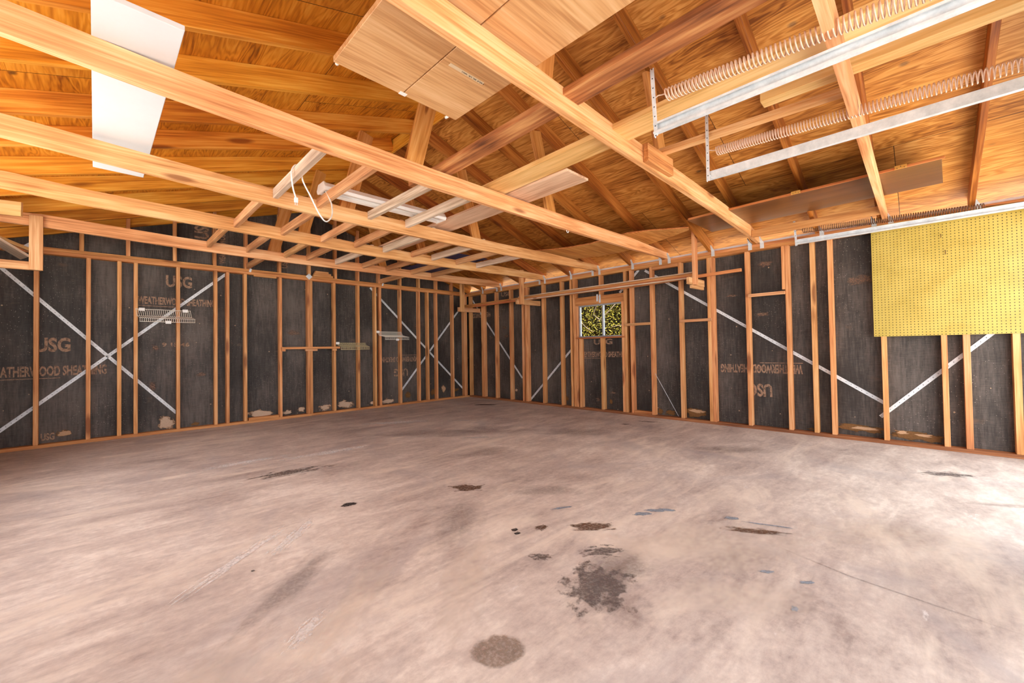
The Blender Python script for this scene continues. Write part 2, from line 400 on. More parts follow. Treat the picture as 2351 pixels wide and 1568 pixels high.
# ------------------------------------------------------------------ dimensions (metres)
W = 6.40            # eave wall to eave wall; right wall's stud faces on x = 0, left (gable) wall's stud faces on y = 0
FRONT = -7.62
HP = 2.125          # underside of the double top plate
PT = 2.200          # top of the plates
SL = 0.32           # roof slope
RX = -W / 2
def zr(x): return PT + SL * min(-x, x + W)          # underside of the rafters
YK = lambda k: 0.14 - 0.558 * k

# ------------------------------------------------------------------ setting
bm = bmesh.new(); hexa(bm, (-W - 0.1, FRONT, -0.12), (0.1, 0.1, 0.0))
FLOOR = tag(link('floor', bm, M_FLOOR), 'stained bare concrete garage floor', 'floor', kind='structure')
bm = bmesh.new(); hexa(bm, (-30, -40, -0.2), (30, FRONT - 0.002, -0.03))
tag(link('ground', bm, M_GROUND), 'sunlit concrete driveway outside the open doorways', 'driveway', kind='structure')
bm = bmesh.new(); hexa(bm, (-30, FRONT, -0.25), (-W - 0.104, 30, -0.04))
tag(link('ground', bm, M_GROUND), 'pale side yard outside the added opening in the far wall', 'yard', kind='structure')
bm = bmesh.new(); hexa(bm, (0.104, FRONT, -0.25), (30, 30, -0.05))
tag(link('ground', bm, M_EARTH), 'dry earth outside the window', 'ground', kind='structure')

# gable wall (left side of the photo)
def prism_y(bm, poly, y0, y1):
    a = [bm.verts.new((x, y0, z)) for x, z in poly]; b = [bm.verts.new((x, y1, z)) for x, z in poly]
    bm.faces.new(a); bm.faces.new(b[::-1]); n = len(poly)
    for i in range(n): bm.faces.new((a[i], b[i], b[(i + 1) % n], a[(i + 1) % n]))
bm = bmesh.new()
prism_y(bm, [(-W - 0.1, 0), (0.10, 0), (0.10, PT + 0.10), (RX, zr(RX) + 0.125), (-W - 0.1, PT + 0.10)], 0.09, 0.103)
WL = tag(link('wall_left', bm, M_SHEATH), 'left gable wall of black fibre sheathing with printed lettering', 'wall', kind='structure')
# right eave wall with the window hole
WY0, WY1, WZ0, WZ1 = -3.63, -2.815, 1.165, 1.692
bm = bmesh.new()
for (ya, yb, za, zb) in ((FRONT, WY0, 0, PT), (WY1, 0.09, 0, PT), (WY0, WY1, 0, WZ0), (WY0, WY1, WZ1, PT)):
    hexa(bm, (0.09, ya, za), (0.103, yb, zb))
WR = tag(link('wall_right', bm, M_SHEATH), 'right eave wall of black fibre sheathing with the window', 'wall', kind='structure')
bm = bmesh.new()
for (ya, yb, za, zb) in ((FRONT, -5.0, 0, PT), (-1.6, 0.09, 0, PT), (-5.0, -1.6, 2.12, PT), (-5.0, -1.6, 0, 0.75)): hexa(bm, (-W - 0.103, ya, za), (-W - 0.09, yb, zb))  # unseen wall; its wide opening is added to even out the light
tag(link('wall_far', bm, M_SHEATH), 'opposite eave wall with an opening added for light beyond the left edge of the view', 'wall', kind='structure')
bm = bmesh.new()
DOORS = ((-5.98, -3.50), (-2.62, -0.14))
for a, b in ((-W - 0.1, -5.98), (-3.50, -2.62), (-0.14, 0.1)): hexa(bm, (a, FRONT - 0.1, 0), (b, FRONT, 2.15))
prism_y(bm, [(-W - 0.1, 2.15), (0.1, 2.15), (0.1, PT + 0.10), (RX, zr(RX) + 0.125), (-W - 0.1, PT + 0.10)], FRONT - 0.1, FRONT)
tag(link('wall_front', bm, M_SHEATH), 'front wall with two open garage doorways behind the viewer', 'wall', kind='structure')
# roof deck, both slopes
bm = bmesh.new()
zd = 0.140
ov = 0.45
prism_y(bm, [(RX, zr(RX) + zd), (ov, PT - SL * ov + zd), (ov, PT - SL * ov + zd + 0.015), (RX, zr(RX) + zd + 0.016),
             (-W - ov, PT - SL * ov + zd + 0.015), (-W - ov, PT - SL * ov + zd)], FRONT - 0.4, 0.35)
tag(link('ceiling', bm, M_DECK), 'orange plywood roof deck on both slopes', 'ceiling', kind='structure')
boxm('eave_light_strip', (0.055, FRONT, PT), (0.075, 0.0, PT + 0.034), M_EAVELIGHT)  # white colour stands in for bright daylight at the eave gap
tag(bpy.data.objects['eave_light_strip'], 'white strip standing in for eave daylight above the right wall plates', 'trim', kind='structure')

# plates
def plates(nm, lo, hi, mat, label, cat='plate'):
    return tag(boxm(nm, lo, hi, mat, bevel=0.002), label, cat)
M_TMP = M_PLATE
def longx(nm, x0, x1, y0, y1, z0, z1, mat, label, cat):
    return tag(beam(nm, (x0, (y0 + y1) / 2, (z0 + z1) / 2), (x1, (y0 + y1) / 2, (z0 + z1) / 2), y1 - y0, z1 - z0, mat), label, cat)
def longy(nm, y0, y1, x0, x1, z0, z1, mat, label, cat):
    return tag(beam(nm, ((x0 + x1) / 2, y0, (z0 + z1) / 2), ((x0 + x1) / 2, y1, (z0 + z1) / 2), x1 - x0, z1 - z0, mat), label, cat)
longx('top_plate', -W, 0.0, 0.0, 0.089, HP, 2.1625, M_PLATE, 'lower board of the double top plate on the left gable wall', 'plate')
longx('top_plate', -W, -0.09, 0.0, 0.089, 2.163, PT, M_PLATE, 'upper board of the double top plate on the left gable wall', 'plate')
longy('top_plate', FRONT, -0.001, 0.0, 0.089, HP, 2.1625, M_PLATE, 'lower board of the double top plate on the right wall', 'plate')
longy('top_plate', FRONT, 0.089, 0.0, 0.089, 2.163, PT, M_PLATE, 'upper board of the double top plate on the right wall', 'plate')
longx('sole_plate', -W, 0.0, 0.0, 0.089, 0.0, 0.036, M_PLATE, 'orange sole plate along the floor at the left gable wall', 'plate')
longy('sole_plate', FRONT, -0.001, 0.0, 0.089, 0.0, 0.036, M_SOLE, 'dark brown sole plate along the floor at the right wall', 'plate')

# ------------------------------------------------------------------ wall studs
G1 = 'studs of the left gable wall'; G2 = 'studs of the right wall'; G3 = 'short gable studs above the plate'
def vstud(nm, x0, x1, y0, y1, z0, z1, mat, label, cat, group):
    o = beam(nm, ((x0 + x1) / 2, (y0 + y1) / 2, z0), ((x0 + x1) / 2, (y0 + y1) / 2, z1), 0.0, 0.0, mat) if False else None
    bm = bmesh.new()
    L = z1 - z0
    vs = hexa(bm, (-L / 2, -(x1 - x0) / 2, -(y1 - y0) / 2), (L / 2, (x1 - x0) / 2, (y1 - y0) / 2)); bev(bm, 0.002)
    o = link(nm, bm, mat)
    o.matrix_world = Matrix(((0, 1, 0, (x0 + x1) / 2), (0, 0, 1, (y0 + y1) / 2), (1, 0, 0, (z0 + z1) / 2), (0, 0, 0, 1)))
    return tag(o, label, cat, group)
left_right_edges = [-0.046, -0.391, -0.789, -0.992, -1.188, -1.585, -1.985, -2.077, -2.383, -2.788, -3.150, -3.189, -3.586, -4.037, -4.248,
                    -4.384, -4.783, -5.188, -5.333, -5.591, -5.986]
for i, xr in enumerate(left_right_edges):
    wdt = 0.084 if i == 0 else 0.0375
    vstud('wall_stud', xr - wdt, xr, 0.0, 0.088, 0.036, HP, M_STUD, 'rough wooden stud on the left gable wall, %s counting from the room corner' % ORD[i + 1], 'stud', G1)
right_left_edges = [(-0.002, 0.036), (-0.401, 0.038), (-0.440, 0.038), (-0.811, 0.038), (-1.223, 0.038), (-1.552, 0.050), (-1.635, 0.052), (-2.042, 0.038), (-2.453, 0.038),
                    (-2.661, 0.038), (-2.721, 0.052), (-3.655, 0.042), (-3.752, 0.038), (-4.069, 0.040), (-4.480, 0.040), (-4.849, 0.040), (-4.890, 0.040),
                    (-5.290, 0.042), (-5.700, 0.042), (-5.933, 0.042), (-6.087, 0.042), (-6.496, 0.040), (-6.908, 0.040), (-7.045, 0.044), (-7.329, 0.044)]
for i, (yl, w) in enumerate(right_left_edges):
    vstud('wall_stud', 0.0, 0.088, yl - w, yl, 0.036, HP, M_STUD, 'rough wooden stud on the right wall, %s counting from the room corner' % ORD[i + 1], 'stud', G2)
# window framing
vstud('trimmer_stud', 0.0, 0.088, -2.812, -2.774, 0.036, 1.68, M_STUD, 'trimmer stud along the left side of the window', 'stud', None)
vstud('trimmer_stud', 0.002, 0.088, -2.870, -2.832, 0.036, 1.143, M_STUD, 'short trimmer stud under the left end of the window sill', 'stud', None)
vstud('trimmer_stud', 0.0, 0.088, -3.652, -3.614, 0.036, 1.68, M_STUD, 'trimmer stud along the right side of the window', 'stud', None)
vstud('cripple_stud', 0.0, 0.088, -3.282, -3.240, 0.036, 1.143, M_STUD, 'cripple stud under the middle of the window sill', 'stud', None)
vstud('cripple_stud', 0.0, 0.088, -3.270, -3.228, 1.812, HP, M_STUD, 'short cripple stud above the window header', 'stud', None)
longy('window_header', -3.652, -2.776, 0.0, 0.088, 1.682, 1.812, M_PLATE, 'dark orange header beam over the window', 'header')
longy('window_sill', -3.675, -2.785, -0.02, 0.088, 1.143, 1.164, M_RED, 'reddish brown sill board under the window', 'sill')
for i, zz in enumerate((1.745,)):
    boxm('header_clip', (-0.004, -3.215, zz - 0.02), (-0.001, -3.185, zz + 0.09), M_GALV)
    tag(bpy.data.objects['header_clip'], 'left galvanised clip nailed on the window header', 'clip', 'clips on the window header')
    o = boxm('header_clip', (-0.004, -3.262, zz - 0.045), (-0.001, -3.232, zz + 0.08), M_GALV)
    tag(o, 'right galvanised clip nailed on the window header', 'clip', 'clips on the window header')
# gable studs above the plate
for i, x in enumerate((-0.417, -0.80, -1.20, -1.597, -2.02, -2.40, -2.78, -3.19, -3.61, -4.045, -4.412, -4.834, -5.275, -5.665, -5.99)):
    zt = zr(x) + (0.10 if abs(x - RX) > 0.05 else -0.03)
    vstud('gable_stud', x - 0.019, x + 0.019, 0.004, 0.089, PT, zt, M_STUD, 'short stud above the left gable wall plate, %s counting from the room corner' % ORD[i + 1], 'stud', G3)
# blocking in the right wall
for (ya, yb, za, x0, lab) in ((-4.069, -3.675, 1.310, -0.030, 'wooden rung nailed between studs just right of the window'),
                          (-4.905, -4.500, 1.315, -0.030, 'wooden rung between studs beside the doubled stud, at window height'),
                          (-5.700, -5.325, 1.572, -0.030, 'wooden rung between studs nearer the yellow pegboard, higher than the others')):
    longy('wall_rung', yb, ya, x0, -0.001, za, za + 0.036, M_NAIL, lab, 'blocking')
longy('wall_block', -4.064, -3.795, 0.002, 0.085, 0.036, 0.075, M_PLATE, 'loose block on the sole plate right of the window', 'block')
longy('wall_block', -4.478, -4.113, 0.001, 0.070, 2.082, HP - 0.001, M_PLATE, 'block under the right wall top plate between two studs', 'block')
vstud('short_stud', 0.0, 0.088, -5.699, -5.668, 1.628, HP, M_STUD, 'short hanging stud piece beside a full stud left of the pegboard', 'stud', None)
longx('wall_block', -3.957, -3.664, -0.020, -0.001, 2.100, 2.128, M_PLATE, 'thin strip nailed under the left wall top plate', 'block')
longx('wall_block', -4.02, -3.63, 0.004, 0.085, 0.0365, 0.072, M_PLATE, 'loose board lying on the sole plate of the left wall', 'block')
for i, (a, b, z0, z1, lab) in enumerate(((-3.135, -2.83, PT, 2.232, 'bottom block of the stack on the left wall plate'),
                                         (-3.115, -2.86, 2.2325, 2.262, 'middle block of the stack on the left wall plate'),
                                         (-3.098, -2.895, 2.2625, 2.292, 'top block of the stack on the left wall plate'))):
    longx('wood_block', a, b, -0.012 + 0.01 * i, 0.06, z0, z1, M_STUD, lab, 'block')
# small plate connectors
def plate(nm, c, hx, hz, rot, lab, parent=None):
    bm = bmesh.new(); hexa(bm, (-hx, -0.0015, -hz), (hx, 0.0015, hz))
    o = link(nm, bm, M_GALV); o.location = c; o.rotation_euler = (0, rot, 0)
    return tag(o, lab, 'connector')
plate('metal_plate', (-3.20, -0.0015, 2.185), 0.035, 0.035, R(45), 'diamond shaped metal plate on the left wall top plate over the doubled stud')
plate('metal_plate', (-3.995, -0.0015, 2.185), 0.013, 0.025, R(15), 'small metal tab on the left wall top plate near the thin strip')
plate('metal_plate', (-1.955, -0.0015, 2.185), 0.013, 0.025, R(15), 'small metal tab on the left wall top plate near the room corner')
plate('metal_plate', (-6.06, -0.0015, 2.19), 0.025, 0.025, R(45), 'metal plate on the left wall top plate behind the hanging board')

# ------------------------------------------------------------------ wind braces
def strap(a, b, wall, lab, w=0.034):
    pa, pb = (((a[0], 0.084, a[1]), (b[0], 0.084, b[1])) if wall == 'L' else ((0.084, a[0], a[1]), (0.084, b[0], b[1])))
    o = beam('brace_strap', pa, pb, w, 0.002, M_STRAP, up=((0, 1, 0) if wall == 'L' else (1, 0, 0)), bevel=0)
    return tag(o, lab, 'brace', 'galvanised wind braces')
strap((-6.38, 2.09), (-4.813, 0.235), 'L', 'galvanised brace strap falling to the right, left crossing pair on the left wall')
strap((-6.38, 0.10), (-4.277, 2.104), 'L', 'galvanised brace strap rising to the right, left crossing pair on the left wall')
strap((-2.151, 2.12), (-0.058, 0.129), 'L', 'galvanised brace strap falling to the right, near the corner on the left wall')
strap((-1.547, 0.268), (-0.10, 1.94), 'L', 'galvanised brace strap rising to the right, near the corner on the left wall')
strap((0.003, 2.084), (-1.467, 0.448), 'R', 'galvanised brace strap falling right from the corner on the right wall')
strap((-1.646, 0.038), (-2.70, 1.05), 'R', 'galvanised brace strap rising to the window on the right wall')
strap((-3.543, 1.83), (-3.866, 2.128), 'R', 'short galvanised brace strap above the right end of the window')
strap((-3.961, 2.108), (-6.50, 0.396), 'R', 'long galvanised brace strap falling towards the pegboard on the right wall')
strap((-6.47, 0.253), (-7.40, 1.26), 'R', 'galvanised brace strap rising behind the yellow pegboard')
tag(beam('metal_strip', (0.04, -4.093, 0.644), (0.04, -4.428, 0.048), 0.008, 0.004, M_GALV), 'thin metal strip leaning between two studs of the right wall', 'strip')

# ------------------------------------------------------------------ rafters and ridge
def rafter(side, k, y):
    bh = 0.133; w = 0.038
    xa, xb = (-0.006 + 0.095, RX + 0.012) if side == 'R' else (-W - 0.10 + 0.012, RX - 0.012)
    ca = (xa, y, zr(xa) + 0.0695 + (SL * 2 * 0 )); cb = (xb, y, zr(xb) + 0.0695)
    if side == 'R': ca = (xa, y, PT - SL * xa + 0.0695)
    else: ca = (xa, y, PT - SL * (-W - xa) + 0.0695)
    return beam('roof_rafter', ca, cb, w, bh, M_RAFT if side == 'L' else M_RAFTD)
for k in range(0, 14):
    y = 0.06 if k == 0 else (YK(k) + 0.0385 if k % 2 == 0 else YK(k) - 0.012)
    who = 'against the left gable wall' if k == 0 else '%s out from the left gable wall' % ORD[k]
    tag(rafter('R', k, y), 'orange rafter on the right roof slope, %s' % who, 'rafter', 'rafters of the right roof slope')
    if k <= 9:
        tag(rafter('L', k, y), 'orange rafter on the left roof slope, %s' % who, 'rafter', 'rafters of the left roof slope')
longy('ridge_board', FRONT, 0.08, RX - 0.011, RX + 0.011, zr(RX) - 0.015, zr(RX) + 0.125, M_RAFT, 'ridge board where the two roof slopes meet', 'ridge')

# ------------------------------------------------------------------ ceiling joists (sagging ties)
JL = {2: ([(-6.45, 2.21), (-5.9, 2.209), (-4.9, 2.178), (-4.0, 2.165), (-3.2, 2.168), (-2.0, 2.172), (-1.0, 2.180), (-0.3, 2.20), (0.05, 2.202)], 'first', 'dark orange ceiling joist'),
      4: ([(-6.45, 2.225), (-6.0, 2.222), (-5.55, 2.195), (-4.7, 2.184), (-3.9, 2.162), (-3.1, 2.150), (-2.2, 2.153), (-1.0, 2.180), (0.05, 2.204)], 'second', 'orange ceiling joist'),
      6: ([(-6.45, 2.230), (-5.9, 2.217), (-5.25, 2.186), (-4.7, 2.160), (-4.0, 2.141), (-3.2, 2.140), (-2.1, 2.143), (-1.2, 2.168), (0.05, 2.203)], 'third', 'orange ceiling joist'),
      8: ([(-6.45, 2.245), (-5.75, 2.230), (-5.3, 2.203), (-4.55, 2.177), (-3.8, 2.162), (-2.9, 2.163), (-2.2, 2.165), (-1.0, 2.182), (0.05, 2.203)], 'fourth', 'pale knotty ceiling joist'),
      10: ([(-6.45, 2.30), (-5.3, 2.292), (-4.6, 2.284), (-3.9, 2.270), (-3.2, 2.257), (-2.2, 2.255), (-1.2, 2.245), (-0.5, 2.225), (0.05, 2.204)], 'fifth', 'pale yellowish ceiling joist'),
      12: ([(-6.45, 2.22), (-5.0, 2.215), (-3.8, 2.212), (-2.4, 2.210), (-1.0, 2.208), (0.05, 2.204)], 'sixth', 'pale ceiling joist crossing the door tracks')}
JH = {2: 0.118, 4: 0.124, 6: 0.126, 8: 0.130, 10: 0.130, 12: 0.128}
JTOP = {}
for k, (st, o_, look) in JL.items():
    y = YK(k); h = JH[k]
    bm = bmesh.new()
    xs = [p[0] for p in st]; c0 = (xs[0] + xs[-1]) / 2
    ring = []
    for x, z in st:
        top = min(z + h, zr(x) + 0.128) if x > -6.4 else z + h * 0.6
        if x > 0.02: top = min(top, PT + 0.085)
        ring.append([bm.verts.new(p) for p in ((x - c0, -0.019, z), (x - c0, 0.019, z), (x - c0, 0.019, top), (x - c0, -0.019, top))])
    for a, b in zip(ring, ring[1:]):
        for j in range(4): bm.faces.new((a[j], b[j], b[(j + 1) % 4], a[(j + 1) % 4]))
    bm.faces.new(ring[0]); bm.faces.new(ring[-1][::-1])
    o = link('ceiling_joist', bm, M_JOIST); o.location = (c0, y, 0)
    tag(o, '%s, %s out from the left gable wall' % (look, o_), 'joist', 'ceiling joists across the room')
    def jt(x, st=st, h=h):
        for (xa, za), (xb, zb) in zip(st, st[1:]):
            if xa <= x <= xb: return za + (zb - za) * (x - xa) / (xb - xa) + h
        return 2.33
    JTOP[k] = jt
# truss webs between joists and rafters
for k in (2, 4, 6, 8, 10):
    y = YK(k) + 0.0385
    zb = JTOP[k](-3.97) - 0.085
    for sx, nm in ((-1, 'left'), (1, 'right')):
        xb = RX + sx * 0.79 + (-0.0 if sx > 0 else 0.02); xt = RX + sx * 0.555
        zt = zr(xt) - 0.028
        if k == 10: xb += 0.10 * (1 if sx < 0 else 0)
        w = 0.13 if k != 4 else 0.105
        if sx > 0: w = 0.12
        o = beam('truss_web', (xb, y, zb), (xt, y, zt), w, 0.038, M_WEB, up=(0, 1, 0))
        tag(o, 'slanting %s web board between the %s ceiling joist and its rafter' % (nm, {2: 'first', 4: 'second', 6: 'third', 8: 'fourth', 10: 'fifth'}[k]), 'web', 'truss web boards')

# blocking pieces between the joists
def blocks(xs, y0, y1, greys, where, z0=2.214):
    for i, x in enumerate(xs):
        m = M_GREY if i in greys else M_NAIL
        look = 'weathered grey' if i in greys else 'brown'
        ha = 0.074 + 0.004 * math.sin(i * 2.3)
        tw = 0.010 * math.sin(i * 1.7 + y0)
        o = beam('joist_blocking', (x + 0.019, y0, z0 + ha / 2), (x + 0.019 + tw, y1, z0 + ha / 2), 0.037, ha, m)
        tag(o, '%s blocking piece between %s, %s from the left' % (look, where, ORD[i + 1]), 'blocking', 'blocking pieces between the ceiling joists')
blocks((-4.56, -4.22, -3.77, -3.40), YK(8) + 0.0195, YK(6) - 0.0195, (0, 2, 3), 'the third and fourth ceiling joists', 2.205)
blocks((-4.60, -4.176, -3.79, -3.421, -3.047, -2.649, -2.35, -1.94, -1.549), YK(6) + 0.0195, YK(4) - 0.0195, (4, 6, 8), 'the second and third ceiling joists')
blocks((-4.64, -4.256, -3.853, -3.575, -3.182, -2.803, -2.434, -1.988, -1.591), YK(4) + 0.0195, YK(2) - 0.0195, (4,), 'the first and second ceiling joists', 2.221)
blocks((-4.037, -2.010), YK(2) + 0.0195, -0.0005, (), 'the gable wall and the first ceiling joist', 2.201)
# blue sheet lying on the joists near the corner
bm = bmesh.new(); hexa(bm, (-0.30, -0.72, 0), (0.30, 0.72, 0.006))
o = link('blue_sheet', bm, M_BLUE); o.location = (-1.72, -1.50, 2.345)
tag(o, 'dark blue sheet lying on top of the joists near the room corner', 'sheet')

# ------------------------------------------------------------------ lumber lying on or nailed to the joists
def slab(nm, p0, p1, w, t, mat, lab, cat, bevel=0.002):
    return tag(beam(nm, p0, p1, w, t, mat, bevel=bevel), lab, cat)
# stained plank over joists 4..6 and on to the front
slab('plank', (-3.715, -3.95, 2.312), (-3.628, -7.55, 2.450), 0.14, 0.036, M_STAINED, 'dark water-stained plank lying along the joists beside the bifold door panels', 'plank')
slab('plank', (-3.20, -4.05, 2.312), (-3.075, -7.55, 2.448), 0.20, 0.036, M_BOARD, 'wide pale orange plank lying on the joists beneath the first door track spring', 'plank')
slab('board', (-2.925, -4.96, 2.320), (-2.920, -1.98, 2.302), 0.275, 0.019, M_PINK, 'short pale grooved board with its sawn end sticking out past the fourth joist', 'board')
slab('nailer', (-2.620, -5.40, 2.410), (-2.620, -6.55, 2.374), 0.060, 0.036, M_JOIST, 'flat board from the fifth to the sixth joist above the middle door track', 'board')
longy('lumber', -7.60, -6.18, -2.905, -2.822, 2.346, 2.410, M_BOARD, 'thick pale timber resting on the sixth joist with its cut end showing', 'lumber')
longy('nailer', -6.536, -5.462, -0.346, -0.306, 2.208, 2.282, M_PLATE, 'board between the fifth and sixth joists near the right wall', 'board')
slab('joist_block', (-2.86, -5.479, 2.328), (-2.46, -5.479, 2.338), 0.036, 0.125, M_PLATE, 'short block nailed to the face of the fifth joist', 'block')

# bifold closet door lying across the joists
root = empty('bifold_door', (-4.31, -5.9, 2.425), 'pale veneered bifold closet door lying flat across the ceiling joists', 'door')
for x0, x1 in ((-4.685, -4.312), (-4.306, -3.935)):
    boxm('door_panel', (x0, -6.80, 2.426), (x1, -4.765, 2.456), M_LUAN, root, 0.002)
boxm('hinge', (-4.33, -4.79, 2.4235), (-4.288, -4.764, 2.426), M_CAPW, root)
for x, y in ((-4.66, -4.80), (-3.985, -4.785)):
    tube('pivot_pin', [(x, y + 0.028, 2.438), (x, y + 0.055, 2.438)], 0.009, M_CAPW, root, 10)
tp = boxm('tape_strip', (-4.262, -5.16, 2.4245), (-4.042, -5.138, 2.4258), M_TAPE, root)
# handwriting on the tape: quick pen strokes
bm = bmesh.new(); rr = random.Random(5)
for i in range(20):
    x = -0.045 + i * 0.0075
    if i in (5, 9, 13): continue
    a = (x, rr.uniform(-0.006, -0.003), 0); b = (x + rr.uniform(0.001, 0.006), rr.uniform(0.003, 0.007), 0)
    tube_bm(bm, [a, b], 0.0011, 4)
    if rr.random() < 0.6: tube_bm(bm, [b, (b[0] + 0.003, rr.uniform(-0.005, 0.0), 0)], 0.0009, 4)
o = link('handwriting', bm, M_PEN, tp); o.location = (0.012, 0.0, -0.0012)

# white foam board
bm = bmesh.new(); hexa(bm, (-0.137, -1.045, 0), (0.137, 1.045, 0.024)); bev(bm, 0.002)
o = link('foam_board', bm, M_WHITE); o.location = (-5.395, -3.60, 2.355); o.rotation_euler = (R(0.7), 0, R(0.6))
tag(o, 'white rigid foam board lying across the joists at the left', 'board')

# curved hardboard sheet
bm = bmesh.new()
Lp = [(-1.27, -3.05, 2.345), (-1.20, -3.25, 2.335), (-1.17, -3.5, 2.318), (-1.15, -3.85, 2.305), (-1.12, -4.15, 2.325), (-1.10, -4.35, 2.345), (-1.04, -4.60, 2.335), (-0.93, -5.0, 2.300)]
Rp = [(-0.45, -3.02, 2.345), (-0.43, -3.25, 2.335), (-0.42, -3.5, 2.315), (-0.42, -3.85, 2.310), (-0.42, -4.15, 2.325), (-0.43, -4.35, 2.345), (-0.45, -4.55, 2.365), (-0.50, -4.84, 2.395)]
g = []
for a, b in zip(Lp, Rp):
    row = []
    for j in range(7):
        t = j / 6; p = Vector(a).lerp(Vector(b), t) - Vector((-0.8, -4, 2.3))
        row.append((bm.verts.new(p), bm.verts.new(p + Vector((0, 0, 0.009)))))
    g.append(row)
for i in range(len(g) - 1):
    for j in range(6):
        bm.faces.new((g[i][j][0], g[i][j + 1][0], g[i + 1][j + 1][0], g[i + 1][j][0]))
        bm.faces.new((g[i][j][1], g[i + 1][j][1], g[i + 1][j + 1][1], g[i][j + 1][1]))
for i in range(len(g) - 1):
    for j in (0, 6): bm.faces.new((g[i][j][0], g[i + 1][j][0], g[i + 1][j][1], g[i][j][1]))
for j in range(6):
    for i in (0, len(g) - 1): bm.faces.new((g[i][j][0], g[i][j + 1][0], g[i][j + 1][1], g[i][j][1]))
o = link('curved_sheet', bm, M_WEB); o.location = (-0.8, -4, 2.3)
tag(o, 'thin brown sheet sagging between the third and fourth ceiling joists', 'sheet')
bm = bmesh.new(); tube_bm(bm, [Vector(p) - Vector((-0.8, -4, 2.3)) + Vector((-0.006, 0, 0.004)) for p in Lp], 0.008, 4)
e = link('edge_strip', bm, M_RED, o)

# dark varnished board with hinges
root = empty('cabinet_door', (-0.78, -6.0, 2.352), 'long dark varnished board with brass hinges lying on the joists by the right wall', 'board')
m = beam('panel', (-0.735, -5.05, 2.350), (-0.80, -6.93, 2.350), 0.665, 0.016, M_DARKGLOSS, parent=root)
beam('edge_strip', (-1.075, -5.055, 2.350), (-1.14, -6.935, 2.350), 0.012, 0.019, M_RED, parent=root)
for y in (-5.42, -6.02, -6.70):
    x = -1.078 - (-5.05 - y) * 0.0346
    h = boxm('hinge', (x - 0.012, y - 0.035, 2.338), (x - 0.006, y + 0.035, 2.366), M_BRASS, root, 0.001)
    for d in (-0.02, 0.0, 0.02):
        tube('screw', [(x - 0.0135, y + d, 2.345 + (0.01 if d == 0 else 0)), (x - 0.0115, y + d, 2.345 + (0.01 if d == 0 else 0))], 0.003, M_PEN, root, 6)

# hook under the fourth joist
bm = bmesh.new()
pts = [(0, 0, 0.03), (0, 0, 0.0)] + [(0.016 - 0.016 * math.cos(a), 0, -0.016 * math.sin(a)) for a in [i * math.pi / 8 for i in range(1, 10)]]
tube_bm(bm, pts, 0.0035, 6)
o = link('cup_hook', bm, M_CAPW, None, True); o.location = (-2.24, YK(8), 2.160)
tag(o, 'white cup hook screwed under the fourth ceiling joist', 'hook')

# ------------------------------------------------------------------ fluorescent light
root = empty('fluorescent_light', (-3.665, -3.42, 2.32), 'white fluorescent strip light resting on the blocking between the third and fourth joists', 'light')
def prof_x(nm, prof, x0, x1, mat, parent):
    bm = bmesh.new(); px, py, pz = parent.location
    a = [bm.verts.new((x0 - px, y - py, z - pz)) for y, z in prof]; b = [bm.verts.new((x1 - px, y - py, z - pz)) for y, z in prof]
    n = len(prof); bm.faces.new(a); bm.faces.new(b[::-1])
    for i in range(n): bm.faces.new((a[i], b[i], b[(i + 1) % n], a[(i + 1) % n]))
    return link(nm, bm, mat, parent)
y0, y1 = -3.475, -3.305
prof_x('housing', [(y0, 2.312), (y0 + 0.012, 2.290), (y0 + 0.05, 2.294), (y0 + 0.056, 2.302), (y1 - 0.056, 2.302), (y1 - 0.05, 2.294), (y1 - 0.012, 2.290), (y1, 2.312), (y1 - 0.03, 2.352), (y0 + 0.03, 2.352)], -4.235, -3.09, M_ENAMEL, root)
for x in (-4.248, -3.09):
    prof_x('end_cap', [(y0 - 0.004, 2.312), (y0 + 0.010, 2.286), (y1 - 0.010, 2.286), (y1 + 0.004, 2.312), (y1 - 0.028, 2.358), (y0 + 0.028, 2.358)], x, x + 0.013, M_ENAMEL, root)
for yy in ((y0 + y1) / 2 - 0.012, (y0 + y1) / 2 + 0.012):
    tube('lamp_tube', [(-4.2, yy, 2.2955), (-3.12, yy, 2.2955)], 0.0062, M_CAPW, root, 8)
def spline(pts, n=6):
    P = [Vector(p) for p in pts]; out = []
    for i in range(len(P) - 1):
        p0, p1, p2, p3 = P[max(i - 1, 0)], P[i], P[i + 1], P[min(i + 2, len(P) - 1)]
        for j in range(n):
            t = j / n
            out.append(0.5 * ((2 * p1) + (-p0 + p2) * t + (2 * p0 - 5 * p1 + 4 * p2 - p3) * t * t + (-p0 + 3 * p1 - 3 * p2 + p3) * t ** 3))
    out.append(P[-1]); return out
cp = [(-4.548, -3.758, 2.062), (-4.566, -3.755, 2.134), (-4.572, -3.75, 2.24), (-4.545, -3.75, 2.294), (-4.512, -3.75, 2.278), (-4.496, -3.74, 2.20),
      (-4.443, -3.735, 2.104), (-4.384, -3.73, 1.996), (-4.333, -3.72, 1.952), (-4.268, -3.66, 2.02), (-4.235, -3.58, 2.13), (-4.22, -3.47, 2.24), (-4.22, -3.42, 2.290)]
root = empty('power_cord', (-4.45, -3.75, 2.1), 'white power cord looped over a grey blocking piece with its plug hanging', 'cord')
tube('cord', spline(cp), 0.0052, M_CORD, root, 8)
pl = boxm('plug', (-4.558, -3.766, 2.030), (-4.534, -3.748, 2.066), M_CORD, root, 0.004)
for d in (-0.006, 0.006):
    boxm('prong', (-4.546 + d - 0.0018, -3.7595, 2.012), (-4.546 + d + 0.0018, -3.7555, 2.031), M_GALV, root)

